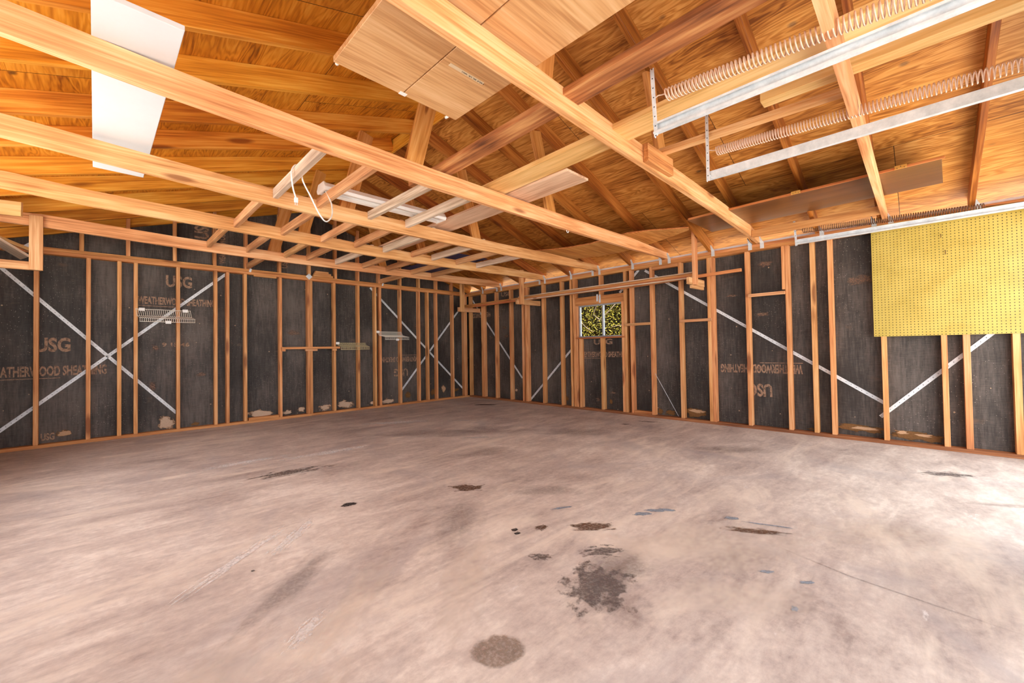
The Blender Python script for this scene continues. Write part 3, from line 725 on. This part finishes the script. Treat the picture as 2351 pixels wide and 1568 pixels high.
# ------------------------------------------------------------------ door tracks, hangers, springs
def track(x, ye, z0, z1, opening, lab, hang_top, hx):
    root = empty('door_track', (x, ye, (z0 + z1) / 2), lab, 'track', 'overhead garage door tracks')
    h = z1 - z0; d = 0.026 * opening; t = 0.0022
    outer = [(0, 0), (d, 0), (d, 0.010), (d - t * opening, 0.010), (d - t * opening, t), (t * opening, t), (t * opening, h - t), (d - t * opening, h - t), (d - t * opening, h - 0.010), (d, h - 0.010), (d, h), (0, h)]
    bm = bmesh.new()
    a = [bm.verts.new((px, 0, pz - h / 2)) for px, pz in outer]; b = [bm.verts.new((px, FRONT + 0.05 - ye, pz - h / 2)) for px, pz in outer]
    n = len(outer)
    for i in range(n): bm.faces.new((a[i], b[i], b[(i + 1) % n], a[(i + 1) % n]))
    for q in (a, b):
        for f in ((0, 1, 4, 5), (1, 2, 3, 4), (0, 5, 6, 11), (6, 7, 10, 11), (7, 8, 9, 10)): bm.faces.new([q[i] for i in f])
    link('rail', bm, M_GALV, root)
    m = beam('hanger_angle', (hx, ye - 0.01, z0 - 0.012), (hx, ye - 0.01 + (0.015 if opening < 0 else 0), hang_top), 0.020, 0.0025, M_STRAP, up=(1, 0, 0), parent=root, bevel=0)
    m2 = beam('hanger_lip', (hx + 0.011, ye - 0.000, z0 - 0.012), (hx + 0.011, ye + (0.015 if opening < 0 else 0), hang_top), 0.002, 0.016, M_GALV, up=(1, 0, 0), parent=root, bevel=0)
    tube('bolt', [(x - 0.012 * 1, ye - 0.02, z0 + 0.02), (x - 0.001, ye - 0.02, z0 + 0.02)], 0.006, M_GALV, root, 8)
    return root
track(-3.47, -5.838, 2.086, 2.140, -1, 'first galvanised overhead door track, passing the bifold door and plank', 2.430, -3.485)
track(-2.66, -5.806, 2.094, 2.146, 1, 'middle galvanised overhead door track, hung from a thin angle', 2.60, -2.672)
track(-0.105, -5.828, 2.090, 2.142, -1, 'galvanised overhead door track along the right wall above the pegboard', 2.350, -0.118)

def spring(x, y0, z0, y1, z1, r, p0, p1, mat, lab, hookx, wire=0.0032):
    root = empty('extension_spring', (x, y0, z0), lab, 'spring', 'garage door extension springs')
    L = y0 - y1; pts = []; y = 0.0; a = 0.0; seg = 14
    while y < L:
        t = y / L; pitch = p0 + (p1 - p0) * t
        pts.append((r * math.cos(a), -y, r * math.sin(a) + (z1 - z0) * t))
        a += 2 * math.pi / seg; y += pitch / seg
    bm = bmesh.new(); tube_bm(bm, pts, wire, 5)
    link('coil', bm, mat, root, True)
    hk = [(hookx - x, 0.052, 0.004), (hookx - x, 0.036, 0.010), (0.0, 0.022, 0.012), (0.005, 0.006, 0.010), (r, 0.0, 0.0)]
    bm = bmesh.new(); tube_bm(bm, spline(hk, 5), wire, 6); link('end_hook', bm, mat, root, True)
    return root
spring(-3.47, -5.897, 2.270, -7.5, 2.165, 0.030, 0.0168, 0.0178, M_SPRING, 'tan coil spring above the first door track', -3.48)
spring(-2.645, -5.862, 2.272, -7.5, 2.185, 0.028, 0.0126, 0.0185, M_SPRING, 'tan coil spring above the middle door track', -2.668)
spring(-0.085, -5.890, 2.240, -7.20, 2.166, 0.027, 0.0150, 0.0170, M_SPRUST, 'rusty brown coil spring along the right wall', -0.114)
tag(tube('spring_cable', [(-0.085, -7.20, 2.166), (-0.085, -7.30, 2.160), (-0.085, -7.6, 2.14)], 0.0025, M_SPRUST), 'thin cable running on from the rusty spring', 'cable')

# metal ties where rafters and joists meet the right wall plate
def tie(k, y, lab):
    root_bm = bmesh.new()
    hexa(root_bm, (-0.003, -0.020, 0.0), (0.0, 0.020, 0.068))
    vs = [root_bm.verts.new(p) for p in ((-0.0030, -0.020, 0.066), (-0.0030, 0.020, 0.066), (-0.035, 0.0205, 0.135), (-0.002, 0.0205, 0.150), (-0.0005, -0.020, 0.066), (0.0, 0.020, 0.066))]
    root_bm.faces.new((vs[0], vs[1], vs[3], vs[2])); root_bm.faces.new((vs[4], vs[0], vs[2], vs[3]))
    o = link('rafter_tie', root_bm, M_GALV); o.location = (0.0, y, HP + 0.012)
    tag(o, lab, 'tie', 'metal rafter ties on the right wall plate')
    return o
for k in range(1, 14):
    y = YK(k) - (0.040 if k % 2 == 0 else 0.050)
    tie(k, y, 'galvanised tie under the %s rafter from the corner, on the right wall plate' % ORD[k])
    if k % 2 == 0:
        tie(k, YK(k) + 0.085, 'second galvanised tie beside the %s rafter from the corner, on the right wall plate' % ORD[k])

# ------------------------------------------------------------------ lumber rack on the right wall
def bracket(x0, x1, yf, zb, ztop, ax, lab, foot=False):
    root = empty('rack_bracket', ((x0 + x1) / 2, yf + 0.02, zb), lab, 'bracket', 'lumber rack brackets')
    beam('hanger_post', ((x0 + x1) / 2, yf + 0.018, zb), ((x0 + x1) / 2, yf + 0.018, ztop), x1 - x0, 0.036, M_RED if False else M_STUD, up=(0, 1, 0), parent=root)
    beam('arm', (ax, yf + 0.055, zb + 0.045), (-0.001, yf + 0.055, zb + 0.05), 0.036, 0.085, M_NAIL, parent=root)
    if foot: beam('arm_shim', (ax + 0.1, yf + 0.058, zb - 0.018), (-0.005, yf + 0.058, zb - 0.012), 0.030, 0.038, M_NAIL, parent=root)
bracket(-0.53, -0.44, -0.42, 1.745, 2.34, -0.565, 'lumber rack bracket nearest the room corner on the right wall')
bracket(-0.55, -0.46, -2.06, 1.745, 2.325, -0.60, 'middle lumber rack bracket on the right wall, left of the window')
bracket(-0.40, -0.31, -4.858, 1.748, 2.46, -0.49, 'lumber rack bracket right of the window, beneath the dark board', True)
def rail(nm, p0, p1, w, h, mat, lab): return tag(beam(nm, p0, p1, w, h, mat), lab, 'lumber', 'lengths of lumber on the wall rack')
rail('stored_lumber', (-0.275, -0.08, 1.870), (-0.275, -4.80, 1.874), 0.036, 0.068, M_PLATE, 'long orange board on edge lying on the wall rack')
rail('stored_lumber', (-0.335, -0.60, 1.850), (-0.325, -4.76, 1.852), 0.020, 0.032, M_RED, 'narrow reddish batten in front on the wall rack')
rail('stored_lumber', (-0.285, -1.76, 1.913), (-0.285, -4.79, 1.917), 0.030, 0.013, M_GREY, 'thin whitish moulding on top of the wall rack boards')
rail('stored_lumber', (-0.365, -1.95, 1.8425), (-0.360, -4.83, 1.8425), 0.012, 0.018, M_GREY, 'thin grey strip foremost on the wall rack')
rail('stored_lumber', (-0.20, -3.4, 1.846), (-0.20, -5.31, 1.882), 0.038, 0.036, M_PLATE, 'orange batten sticking out past the last rack bracket')

# hanging rack at the far left
root = empty('hanging_rack', (-5.95, -1.02, 1.8), 'wooden hanging rack with upright board at the far left of the ceiling', 'rack')
beam('hanger_post', (-5.928, -1.016, 1.793), (-5.928, -1.016, 2.30), 0.086, 0.036, M_NAIL, up=(0, 1, 0), parent=root)
beam('arm', (-6.37, -0.975, 1.832), (-5.90, -0.975, 1.834), 0.036, 0.076, M_NAIL, parent=root)
o = slab('broken_board', (-6.37, -1.10, 2.30), (-5.995, -1.22, 2.29), 0.03, 0.125, M_BOARD, 'pale board with a split end poking in at the far left', 'board')
o = slab('weathered_plank', (-6.33, -0.80, 2.18), (-6.02, -0.70, 1.95), 0.22, 0.022, M_GREY, 'weathered grey plank slanting down on the far left hanging rack', 'plank')
o = slab('broken_board', (-6.30, -0.50, 2.20), (-5.96, -0.46, 2.045), 0.05, 0.03, M_BOARD, 'narrow orange stick behind the far left upright board', 'board')

# ------------------------------------------------------------------ things on the left wall
root = empty('wall_shelf', (-3.17, -0.03, 1.06), 'narrow wooden ledge on cleats across the left wall studs', 'shelf')
beam('shelf_board', (-3.605, -0.03, 1.062), (-2.745, -0.03, 1.066), 0.058, 0.034, M_PLATE, parent=root)
for x0, x1 in ((-3.60, -3.55), (-3.27, -3.09), (-2.86, -2.79)):
    beam('cleat', (x0, -0.018, 1.030), (x1, -0.018, 1.030), 0.034, 0.030, M_STUD, parent=root)

def wire_shelf(x0, x1, ztop, zback, depth, n, mat, lab, clips=(), tiers=1, slope=0.0, skew=0.0):
    """ventilated wire shelf hooked on the studs: a bent grid of wires, rods along its length and end clips"""
    root = empty('wire_shelf', ((x0 + x1) / 2, -0.02, ztop), lab, 'shelf', 'small wire shelves on the left wall')
    L = root.location
    bm = bmesh.new()
    def P(t, s):
        # path of one wire: down the wall, out, and down the front lip
        x = x0 + (x1 - x0) * t
        pts = [(x, -0.008, ztop), (x + skew * 0.4, -0.012, zback), (x + skew, -depth, zback - 0.03), (x + skew, -depth, zback - 0.075)]
        return [Vector((p[0], p[1], p[2] + slope * t)) - L for p in pts]
    for i in range(n + 1): tube_bm(bm, P(i / n, 0), 0.0026, 4)
    link('wires', bm, mat, root)
    for j in range(4):
        a = P(-0.01, 0)[j]; b = P(1.01, 0)[j]
        bm = bmesh.new(); tube_bm(bm, [a, b], 0.0038, 6); link('rod', bm, mat, root, True)
    for t, j in clips:
        c = P(t, 0)[j]; bm = bmesh.new()
        hexa(bm, (c.x - 0.028, c.y - 0.008, c.z - 0.022), (c.x + 0.028, c.y + 0.001, c.z + 0.016)); bev(bm, 0.003)
        link('mounting_clip', bm, M_CAPW, root)
wire_shelf(-5.205, -4.680, 1.560, 1.475, 0.14, 27, M_VINYL, 'white wire shelf on the left wall crossing a brace strap', ((0.10, 0), (0.90, 0), (0.5, 3)), skew=0.03)
wire_shelf(-2.775, -2.295, 1.140, 1.105, 0.10, 30, M_CREAM, 'cream wire shelf at the right end of the wooden ledge', ((0.02, 0),), skew=0.03)
wire_shelf(-2.075, -1.610, 1.340, 1.275, 0.12, 26, M_VINYL, 'white wire shelf on the left wall near the room corner', ((0.03, 0), (0.5, 3)), skew=0.10)

# ------------------------------------------------------------------ pegboard
bm = bmesh.new(); hexa(bm, (-0.0032, -0.56, -0.555), (0.0032, 0.56, 0.555))
o = link('pegboard', bm, M_PEG); o.location = (-0.0033, -7.005, 1.6175)
tag(o, 'yellow perforated pegboard fixed to the studs of the right wall', 'pegboard')
for i, (y, z, l, lab) in enumerate(((-6.93, 1.995, 0.03, 'small dark hook near the top of the yellow pegboard'), (-6.955, 1.84, 0.035, 'small dark hook lower on the yellow pegboard'))):
    bm = bmesh.new(); tube_bm(bm, [(0, 0, 0), (-0.014, 0, 0), (-0.016, 0, -l), (-0.022, 0.004, -l - 0.004)], 0.0025, 6)
    q = link('peg_hook', bm, M_SPRUST, None, True); q.location = (-0.0065, y, z); tag(q, lab, 'hook')

# ------------------------------------------------------------------ window
root = empty('window_1', (0.05, (WY0 + WY1) / 2, WZ0), 'two pane aluminium sliding window in the right wall', 'window'); root['kind'] = 'structure'
def fr(nm, y0, y1, z0, z1, x0=0.035, x1=0.075): return boxm(nm, (x0, y0, z0), (x1, y1, z1), M_ALU, root, 0.0015)
ya, yb = WY0 + 0.002, WY1 - 0.002
fr('frame_jamb', yb - 0.026, yb, WZ0 + 0.001, WZ1 - 0.001); fr('frame_jamb', ya, ya + 0.016, WZ0 + 0.001, WZ1 - 0.001)
fr('frame_head', ya, yb, WZ1 - 0.030, WZ1 - 0.001, 0.03); fr('frame_sill', ya, yb, WZ0 + 0.001, WZ0 + 0.020, 0.03)
fr('mullion', -3.281, -3.258, WZ0 + 0.02, WZ1 - 0.03, 0.03)
for y0, y1, x in ((ya + 0.016, -3.270, 0.060), (-3.270, yb - 0.026, 0.048)):
    boxm('glass_pane', (x, y0, WZ0 + 0.015), (x + 0.003, y1, WZ1 - 0.025), M_GLASS, root)

# shrub outside
root = empty('shrub', (3.0, -1.4, -0.05), 'dense yellow-green shrub outside the window', 'shrub')
bm = bmesh.new(); rr = random.Random(11)
for i in range(80000):
    u = rr.uniform(-1, 1); a = rr.uniform(0, 2 * math.pi); s = math.sqrt(1 - u * u); q = rr.uniform(0.82, 1.06)
    lump = 1 + 0.20 * mnoise.noise(Vector((s * math.cos(a) * 3, s * math.sin(a) * 3, u * 3)))
    c = Vector((1.0 * s * math.cos(a), 2.6 * s * math.sin(a), 1.9 * u)) * q * lump + Vector((0, 0, 1.6))
    if c.z < 0.05 or c.x > 0.5: continue
    t = Vector((rr.uniform(-1, 1), rr.uniform(-1, 1), rr.uniform(-1, 1))).normalized()
    w = t.cross(Vector((rr.uniform(-1, 1), rr.uniform(-1, 1), rr.uniform(-1, 1)))).normalized()
    l = rr.uniform(0.012, 0.028); b = l * 0.45
    bm.faces.new([bm.verts.new(c + t * l), bm.verts.new(c + w * b), bm.verts.new(c - t * l), bm.verts.new(c - w * b)])
link('foliage', bm, M_LEAF, root)
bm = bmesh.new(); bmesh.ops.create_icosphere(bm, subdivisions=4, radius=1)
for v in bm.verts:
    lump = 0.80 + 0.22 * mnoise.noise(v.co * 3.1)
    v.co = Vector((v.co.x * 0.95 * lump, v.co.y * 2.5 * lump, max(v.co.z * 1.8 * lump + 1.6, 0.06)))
M_CORE = plain('shrub_shade_black', (0.010, 0.008, 0.004), 1.0, spec=0.0, mottled=0.5, sc=14)  # near-black solid core, painted as the shade deep inside the shrub
link('shade_core', bm, M_CORE, root)
for i in range(14):
    y = rr.uniform(-1.6, 1.6); z = rr.uniform(1.0, 2.0); x = -0.95 * math.sqrt(max(0, 1 - (y / 2.6) ** 2)) * 0.97
    d = Vector((rr.uniform(-0.15, 0.15), rr.uniform(-0.5, 0.5), rr.uniform(-0.1, 0.5)))
    bm = bmesh.new(); tube_bm(bm, spline([(x, y, z), (x - 0.03, y + d.y * 0.5, z + d.z * 0.4), (x + 0.02, y + d.y, z + d.z)], 4), 0.011, 6)
    link('branch', bm, M_BARK, root, True)

# ------------------------------------------------------------------ printing on the sheathing
def lettering(text, wall, a0, a1, z0, z1, parent, rot=0, name='printed_lettering', underline=None):
    """text fitted to the box a0..a1 (along the wall, as read left to right by the viewer) by z0..z1; rot in degrees in the wall plane"""
    cu = bpy.data.curves.new(name, 'FONT'); cu.body = text; cu.align_x = 'CENTER'; cu.align_y = 'CENTER'; cu.extrude = 0.0004; cu.resolution_u = 3; cu.offset = 0.034
    tmp = bpy.data.objects.new('tmp', cu); COL.objects.link(tmp)
    dg = bpy.context.evaluated_depsgraph_get(); dg.update()
    me = bpy.data.meshes.new_from_object(tmp.evaluated_get(dg)); bpy.data.objects.remove(tmp)
    xs = [v.co.x for v in me.vertices]; ys = [v.co.y for v in me.vertices]
    wx, wy = max(xs) - min(xs), max(ys) - min(ys); cx, cy = (max(xs) + min(xs)) / 2, (max(ys) + min(ys)) / 2
    W_, H_ = abs(a1 - a0), abs(z1 - z0)
    if rot in (90, -90): W_, H_ = H_, W_
    for v in me.vertices: v.co.x = (v.co.x - cx) * W_ / wx; v.co.y = (v.co.y - cy) * H_ / wy
    me.materials.append(M_INK)
    o = bpy.data.objects.new(name, me); COL.objects.link(o); o.parent = parent
    if wall == 'L':
        base = Matrix(((1, 0, 0), (0, 0, -1), (0, 1, 0))).to_4x4(); loc = ((a0 + a1) / 2, 0.0888, (z0 + z1) / 2)
    else:
        base = Matrix(((0, 0, -1), (-1, 0, 0), (0, 1, 0))).to_4x4(); loc = (0.0888, (a0 + a1) / 2, (z0 + z1) / 2)
    m = base @ Matrix.Rotation(R(rot), 4, 'Z'); m.translation = loc
    o.matrix_local = m
    if underline:
        b0, b1, zz = underline
        lo, hi = ((min(b0, b1), 0.0882, zz - 0.004), (max(b0, b1), 0.0896, zz + 0.004)) if wall == 'L' else ((0.0882, min(b0, b1), zz - 0.004), (0.0896, max(b0, b1), zz + 0.004))
        boxm('printed_underline', lo, hi, M_INK, parent)
    return o
WS = 'WEATHERWOOD SHEATHING'
lettering('USG', 'L', -6.02, -5.752, 1.043, 1.205, WL)
lettering(WS, 'L', -6.36, -5.458, 0.775, 0.890, WL, underline=(-6.36, -5.83, 0.752))
lettering('USG', 'L', -4.917, -4.649, 1.870, 2.024, WL)
lettering(WS, 'L', -5.185, -4.400, 1.634, 1.732, WL, underline=(-5.185, -4.79, 1.612))
lettering('USG', 'L', -5.974, -5.871, 0.065, 0.145, WL)
lettering('USG', 'L', -4.625, -4.465, 2.56, 2.83, WL, rot=90)
lettering('WEATHERWOOD', 'L', -4.350, -4.275, 2.25, 2.72, WL, rot=90)
lettering('USG', 'L', -3.573, -3.480, 2.29, 2.44, WL, rot=90)
lettering(WS, 'L', -1.99, -1.185, 0.790, 0.885, WL, rot=180, underline=(-1.18, -1.62, 0.913))
lettering('USG', 'L', -1.705, -1.415, 0.52, 0.665, WL, rot=180)
lettering('9 15 46', 'L', -4.955, -4.677, 1.095, 1.15, WL)
lettering('USG', 'R', -0.92, -1.20, 2.03, 2.12, WR)
lettering('WEATHERWOOD', 'R', 0.02, -0.60, 1.66, 1.765, WR, rot=180)
lettering(WS, 'R', -2.80, -3.66, 0.845, 0.935, WR, underline=(-2.80, -3.25, 0.828))
lettering('USG', 'R', -3.06, -3.40, 1.045, 1.135, WR)
lettering(WS, 'R', -4.964, -5.828, 0.66, 0.768, WR, rot=180, underline=(-5.83, -5.40, 0.785))
lettering('USG', 'R', -5.27, -5.525, 0.38, 0.535, WR, rot=180)
for y, z, a, b in ((-5.49, 1.965, 0.11, 0.05), (-5.45, 1.365, 0.10, 0.035), (-5.12, 1.62, 0.10, 0.02), (-5.40, 0.72, 0.16, 0.03), (-1.0, 1.42, 0.10, 0.05), (-1.05, 1.25, 0.09, 0.04), (-3.4, 0.30, 0.06, 0.03), (-6.35, 1.66, 0.16, 0.07)):
    quad('worn_lettering', (0.0885, y, z), (0, -a, 0), (0, 0, b), D_SMUDGE, WR)
for x, z, a, b in ((-5.02, 1.08, 0.05, 0.06), (-3.40, 1.30, 0.16, 0.05), (-1.20, 1.45, 0.12, 0.05), (-5.05, 0.60, 0.06, 0.08), (-5.85, 0.60, 0.06, 0.03), (-1.6, 1.62, 0.1, 0.03), (-4.55, 0.72, 0.08, 0.04)):
    quad('worn_lettering', (x, 0.0885, z), (a, 0, 0), (0, 0, b), D_SMUDGE, WL)
# torn patches low on the walls
for y, z, a, b, mt in ((-4.64, 0.115, 0.20, 0.085, D_TORNB), (-4.66, 0.135, 0.17, 0.045, D_TORN), (-6.31, 0.115, 0.28, 0.060, D_TORNB), (-6.33, 0.118, 0.20, 0.035, D_TORN), (-6.73, 0.090, 0.26, 0.07, D_TORNB),
                       (-6.62, 0.115, 0.09, 0.03, D_TORN), (-6.78, 0.105, 0.11, 0.025, D_TORN), (-4.15, 0.085, 0.06, 0.055, D_TORNB), (-4.29, 0.080, 0.11, 0.055, D_TORNB), (-1.30, 0.21, 0.06, 0.055, D_PULP),
                       (-2.50, 0.145, 0.06, 0.06, D_TORNB), (-3.36, 0.16, 0.04, 0.05, D_TORNB), (-3.12, 0.17, 0.06, 0.05, D_SMUDGE), (-5.9, 0.055, 0.06, 0.02, D_TORNB)):
    quad('torn_patch', (0.0880 if mt is D_TORNB else 0.0875, y, z), (0, -a, 0), (0, 0, b), mt, WR)
for x, z, a, b, mt in ((-5.80, 0.125, 0.11, 0.065, D_TORN), (-4.92, 0.125, 0.12, 0.125, D_PULP), (-3.85, 0.095, 0.24, 0.12, D_PULP), (-3.50, 0.085, 0.12, 0.06, D_PULP), (-3.30, 0.105, 0.10, 0.065, D_PULP), (-2.93, 0.095, 0.13, 0.07, D_PULP),
                       (-2.60, 0.115, 0.22, 0.095, D_PULP), (-2.13, 0.085, 0.09, 0.05, D_PULP), (-1.83, 0.090, 0.20, 0.06, D_PULP), (-1.42, 0.16, 0.09, 0.08, D_TORNB), (-0.86, 0.17, 0.08, 0.09, D_TORNB), (-0.60, 0.21, 0.085, 0.11, D_TORN), (-0.30, 0.17, 0.12, 0.05, D_TORNB), (-4.62, 0.065, 0.07, 0.03, D_TORNB)):
    quad('torn_patch', (x, 0.0880, z), (a, 0, 0), (0, 0, b), mt, WL)

# ------------------------------------------------------------------ floor stains
def stain(nm, x, y, a, b, rot, mat, lift=0.0012):
    c, s = math.cos(R(rot)), math.sin(R(rot))
    quad(nm, (x, y, lift), (a * c, a * s, 0), (-b * s, b * c, 0), mat, FLOOR)
STAINS = [('oil_stain', -0.62, -1.19, 0.34, 0.12, -45, D_OIL), ('grime_patch', -4.36, -3.05, 0.42, 0.14, -8, D_GREY), ('oil_stain', -4.35, -4.12, 0.08, 0.055, 0, D_OIL),
          ('brown_stain', -3.62, -4.45, 0.20, 0.13, -45, D_BROWN), ('brown_stain', -3.88, -5.175, 0.035, 0.03, 0, D_OIL), ('brown_stain', -3.90, -5.215, 0.03, 0.022, 0, D_OIL), ('brown_stain', -3.76, -5.265, 0.07, 0.05, 0, D_BROWN),
          ('brown_stain', -3.55, -5.47, 0.20, 0.09, -45, D_BROWN), ('oil_stain', -4.005, -5.47, 0.075, 0.05, -45, D_GREY), ('grime_patch', -4.02, -5.80, 0.26, 0.20, 25, D_GREY), ('grime_patch', -3.83, -5.80, 0.22, 0.16, -20, D_SOFTGREY), ('grime_patch', -3.75, -5.66, 0.15, 0.08, -40, D_GREY),
          ('damp_patch', -4.56, -5.77, 0.15, 0.125, -40, D_DAMP), ('paint_spot', -3.10, -5.625, 0.13, 0.05, -45, D_BLUE), ('paint_spot', -3.21, -5.58, 0.09, 0.05, -40, D_BLUE), ('paint_spot', -3.05, -5.66, 0.08, 0.03, -60, D_BLUE), ('paint_spot', -3.45, -5.18, 0.14, 0.025, -30, D_BLUE),
          ('paint_spot', -2.92, -5.98, 0.07, 0.04, -60, D_BLUE), ('paint_spot', -2.88, -6.16, 0.22, 0.014, -70, D_BLUE), ('paint_spot', -3.40, -6.42, 0.05, 0.02, -45, D_BLUE), ('paint_spot', -3.42, -6.28, 0.05, 0.02, -45, D_BLUE), ('paint_spot', -3.64, -6.42, 0.03, 0.02, 0, D_BLUE),
          ('grime_patch', -0.98, -6.90, 0.24, 0.10, -60, D_GREY), ('grime_patch', -1.62, -7.10, 0.22, 0.05, -60, D_SOFTGREY), ('grime_patch', -1.5, -3.9, 0.55, 0.25, -45, D_SOFTGREY), ('grime_patch', -2.1, -3.0, 0.6, 0.35, -45, D_SOFTGREY), ('grime_patch', -2.85, -3.75, 0.35, 0.25, -20, D_SOFTGREY), ('grime_patch', -2.7, -2.6, 0.8, 0.3, -45, D_SOFTGREY),
          ('oil_stain', -0.70, -4.05, 0.10, 0.06, -45, D_GREY), ('oil_stain', -0.35, -4.20, 0.22, 0.05, -70, D_GREY), ('grime_patch', -1.2, -5.5, 0.5, 0.2, -50, D_SOFTGREY), ('white_scuff', -5.05, -4.45, 0.5, 0.05, 40, D_CHALK), ('white_scuff', -4.75, -4.35, 0.3, 0.06, 45, D_CHALK), ('white_scuff', -4.97, -5.2, 0.15, 0.05, 40, D_CHALK),
          ('white_scuff', -3.9, -2.6, 0.6, 0.12, -5, D_CHALK), ('white_scuff', -2.6, -1.6, 0.7, 0.15, -30, D_CHALK), ('white_scuff', -4.6, -2.4, 0.5, 0.1, 0, D_CHALK), ('white_scuff', -1.9, -2.2, 0.3, 0.06, -40, D_CHALK), ('white_scuff', -2.5, -3.2, 0.25, 0.05, -40, D_CHALK),
          ('cream_wear', -3.35, -6.0, 0.6, 0.3, -45, D_CREAM), ('cream_wear', -2.6, -6.6, 0.5, 0.2, -55, D_CREAM), ('cream_wear', -4.35, -5.35, 0.5, 0.12, 42, D_CREAM), ('cream_wear', -4.75, -5.15, 0.5, 0.10, 42, D_CREAM), ('cream_wear', -5.3, -5.25, 0.35, 0.12, 42, D_CREAM), ('cream_wear', -3.7, -6.25, 0.4, 0.15, -45, D_CREAM), ('cream_wear', -5.1, -5.6, 0.3, 0.1, 42, D_CREAM),
          ('brown_stain', -3.02, -6.12, 0.25, 0.06, -60, D_BROWN), ('damp_patch', -4.0, -4.85, 0.35, 0.16, 42, D_SOFTGREY), ('damp_patch', -4.9, -4.85, 0.45, 0.1, 42, D_SOFTGREY), ('damp_patch', -3.3, -4.9, 0.3, 0.14, -45, D_SOFTGREY), ('oil_stain', -5.0, -4.6, 0.012, 0.012, 0, D_OIL)]
for i, s in enumerate(STAINS): stain(*s, lift=0.0012 + 0.00004 * i)
# faint joint across the slab
pts = [(-3.12, -5.78), (-3.10, -6.18), (-3.22, -6.54), (-3.28, -7.0), (-3.30, -7.6)]
bm = bmesh.new()
for (a, b) in zip(pts, pts[1:]):
    n = Vector((b[1] - a[1], a[0] - b[0], 0)).normalized() * 0.006
    A = Vector((a[0], a[1], 0.0011)); B = Vector((b[0], b[1], 0.0011))
    bm.faces.new([bm.verts.new(p) for p in (A - n, B - n, B + n, A + n)])
link('slab_crack', bm, D_SOFTGREY, FLOOR)

# ------------------------------------------------------------------ light, sky, camera
wd = bpy.data.worlds.new('sky'); SC.world = wd; wd.use_nodes = True
nt = wd.node_tree; nt.nodes.clear()
bg = nt.nodes.new('ShaderNodeBackground'); wo = nt.nodes.new('ShaderNodeOutputWorld')
bg.inputs[0].default_value = (0.89, 0.945, 1.0, 1); bg.inputs[1].default_value = 2.2
nt.links.new(bg.outputs[0], wo.inputs[0])
sun = bpy.data.lights.new('sun', 'SUN'); sun.energy = 6.0; sun.angle = R(1.0); sun.color = (1.0, 0.95, 0.86)
so = bpy.data.objects.new('sun', sun); COL.objects.link(so)
so.rotation_euler = Vector((-0.15, -0.10, 0.98)).to_track_quat('Z', 'Y').to_euler(); so.location = (-6, -12, 12)

cam = bpy.data.cameras.new('camera'); co = bpy.data.objects.new('camera', cam); COL.objects.link(co)
cam.sensor_width = 36.0; cam.lens = 939.4865 / 2351 * 36; cam.clip_start = 0.02
F = Vector((0, 0, 0)); yaw, pitch, roll = R(44.94983), R(1.059623), R(-0.893744)
f = Vector((math.sin(yaw) * math.cos(pitch), math.cos(yaw) * math.cos(pitch), math.sin(pitch)))
r0 = Vector((math.cos(yaw), -math.sin(yaw), 0)); u0 = r0.cross(f)
r = r0 * math.cos(roll) + u0 * math.sin(roll); u = -r0 * math.sin(roll) + u0 * math.cos(roll)
m = Matrix((r, u, -f)).transposed().to_4x4(); m.translation = (-5.48435, -6.78384, 0.99609)
co.matrix_world = m
SC.camera = co
SC.view_settings.view_transform = 'Standard'; SC.view_settings.look = 'None'
SC.view_settings.exposure = 1.47; SC.view_settings.gamma = 1.0; SC.view_settings.use_curve_mapping = False
SC.cycles.max_bounces = 12; SC.cycles.diffuse_bounces = 6; SC.cycles.transparent_max_bounces = 16
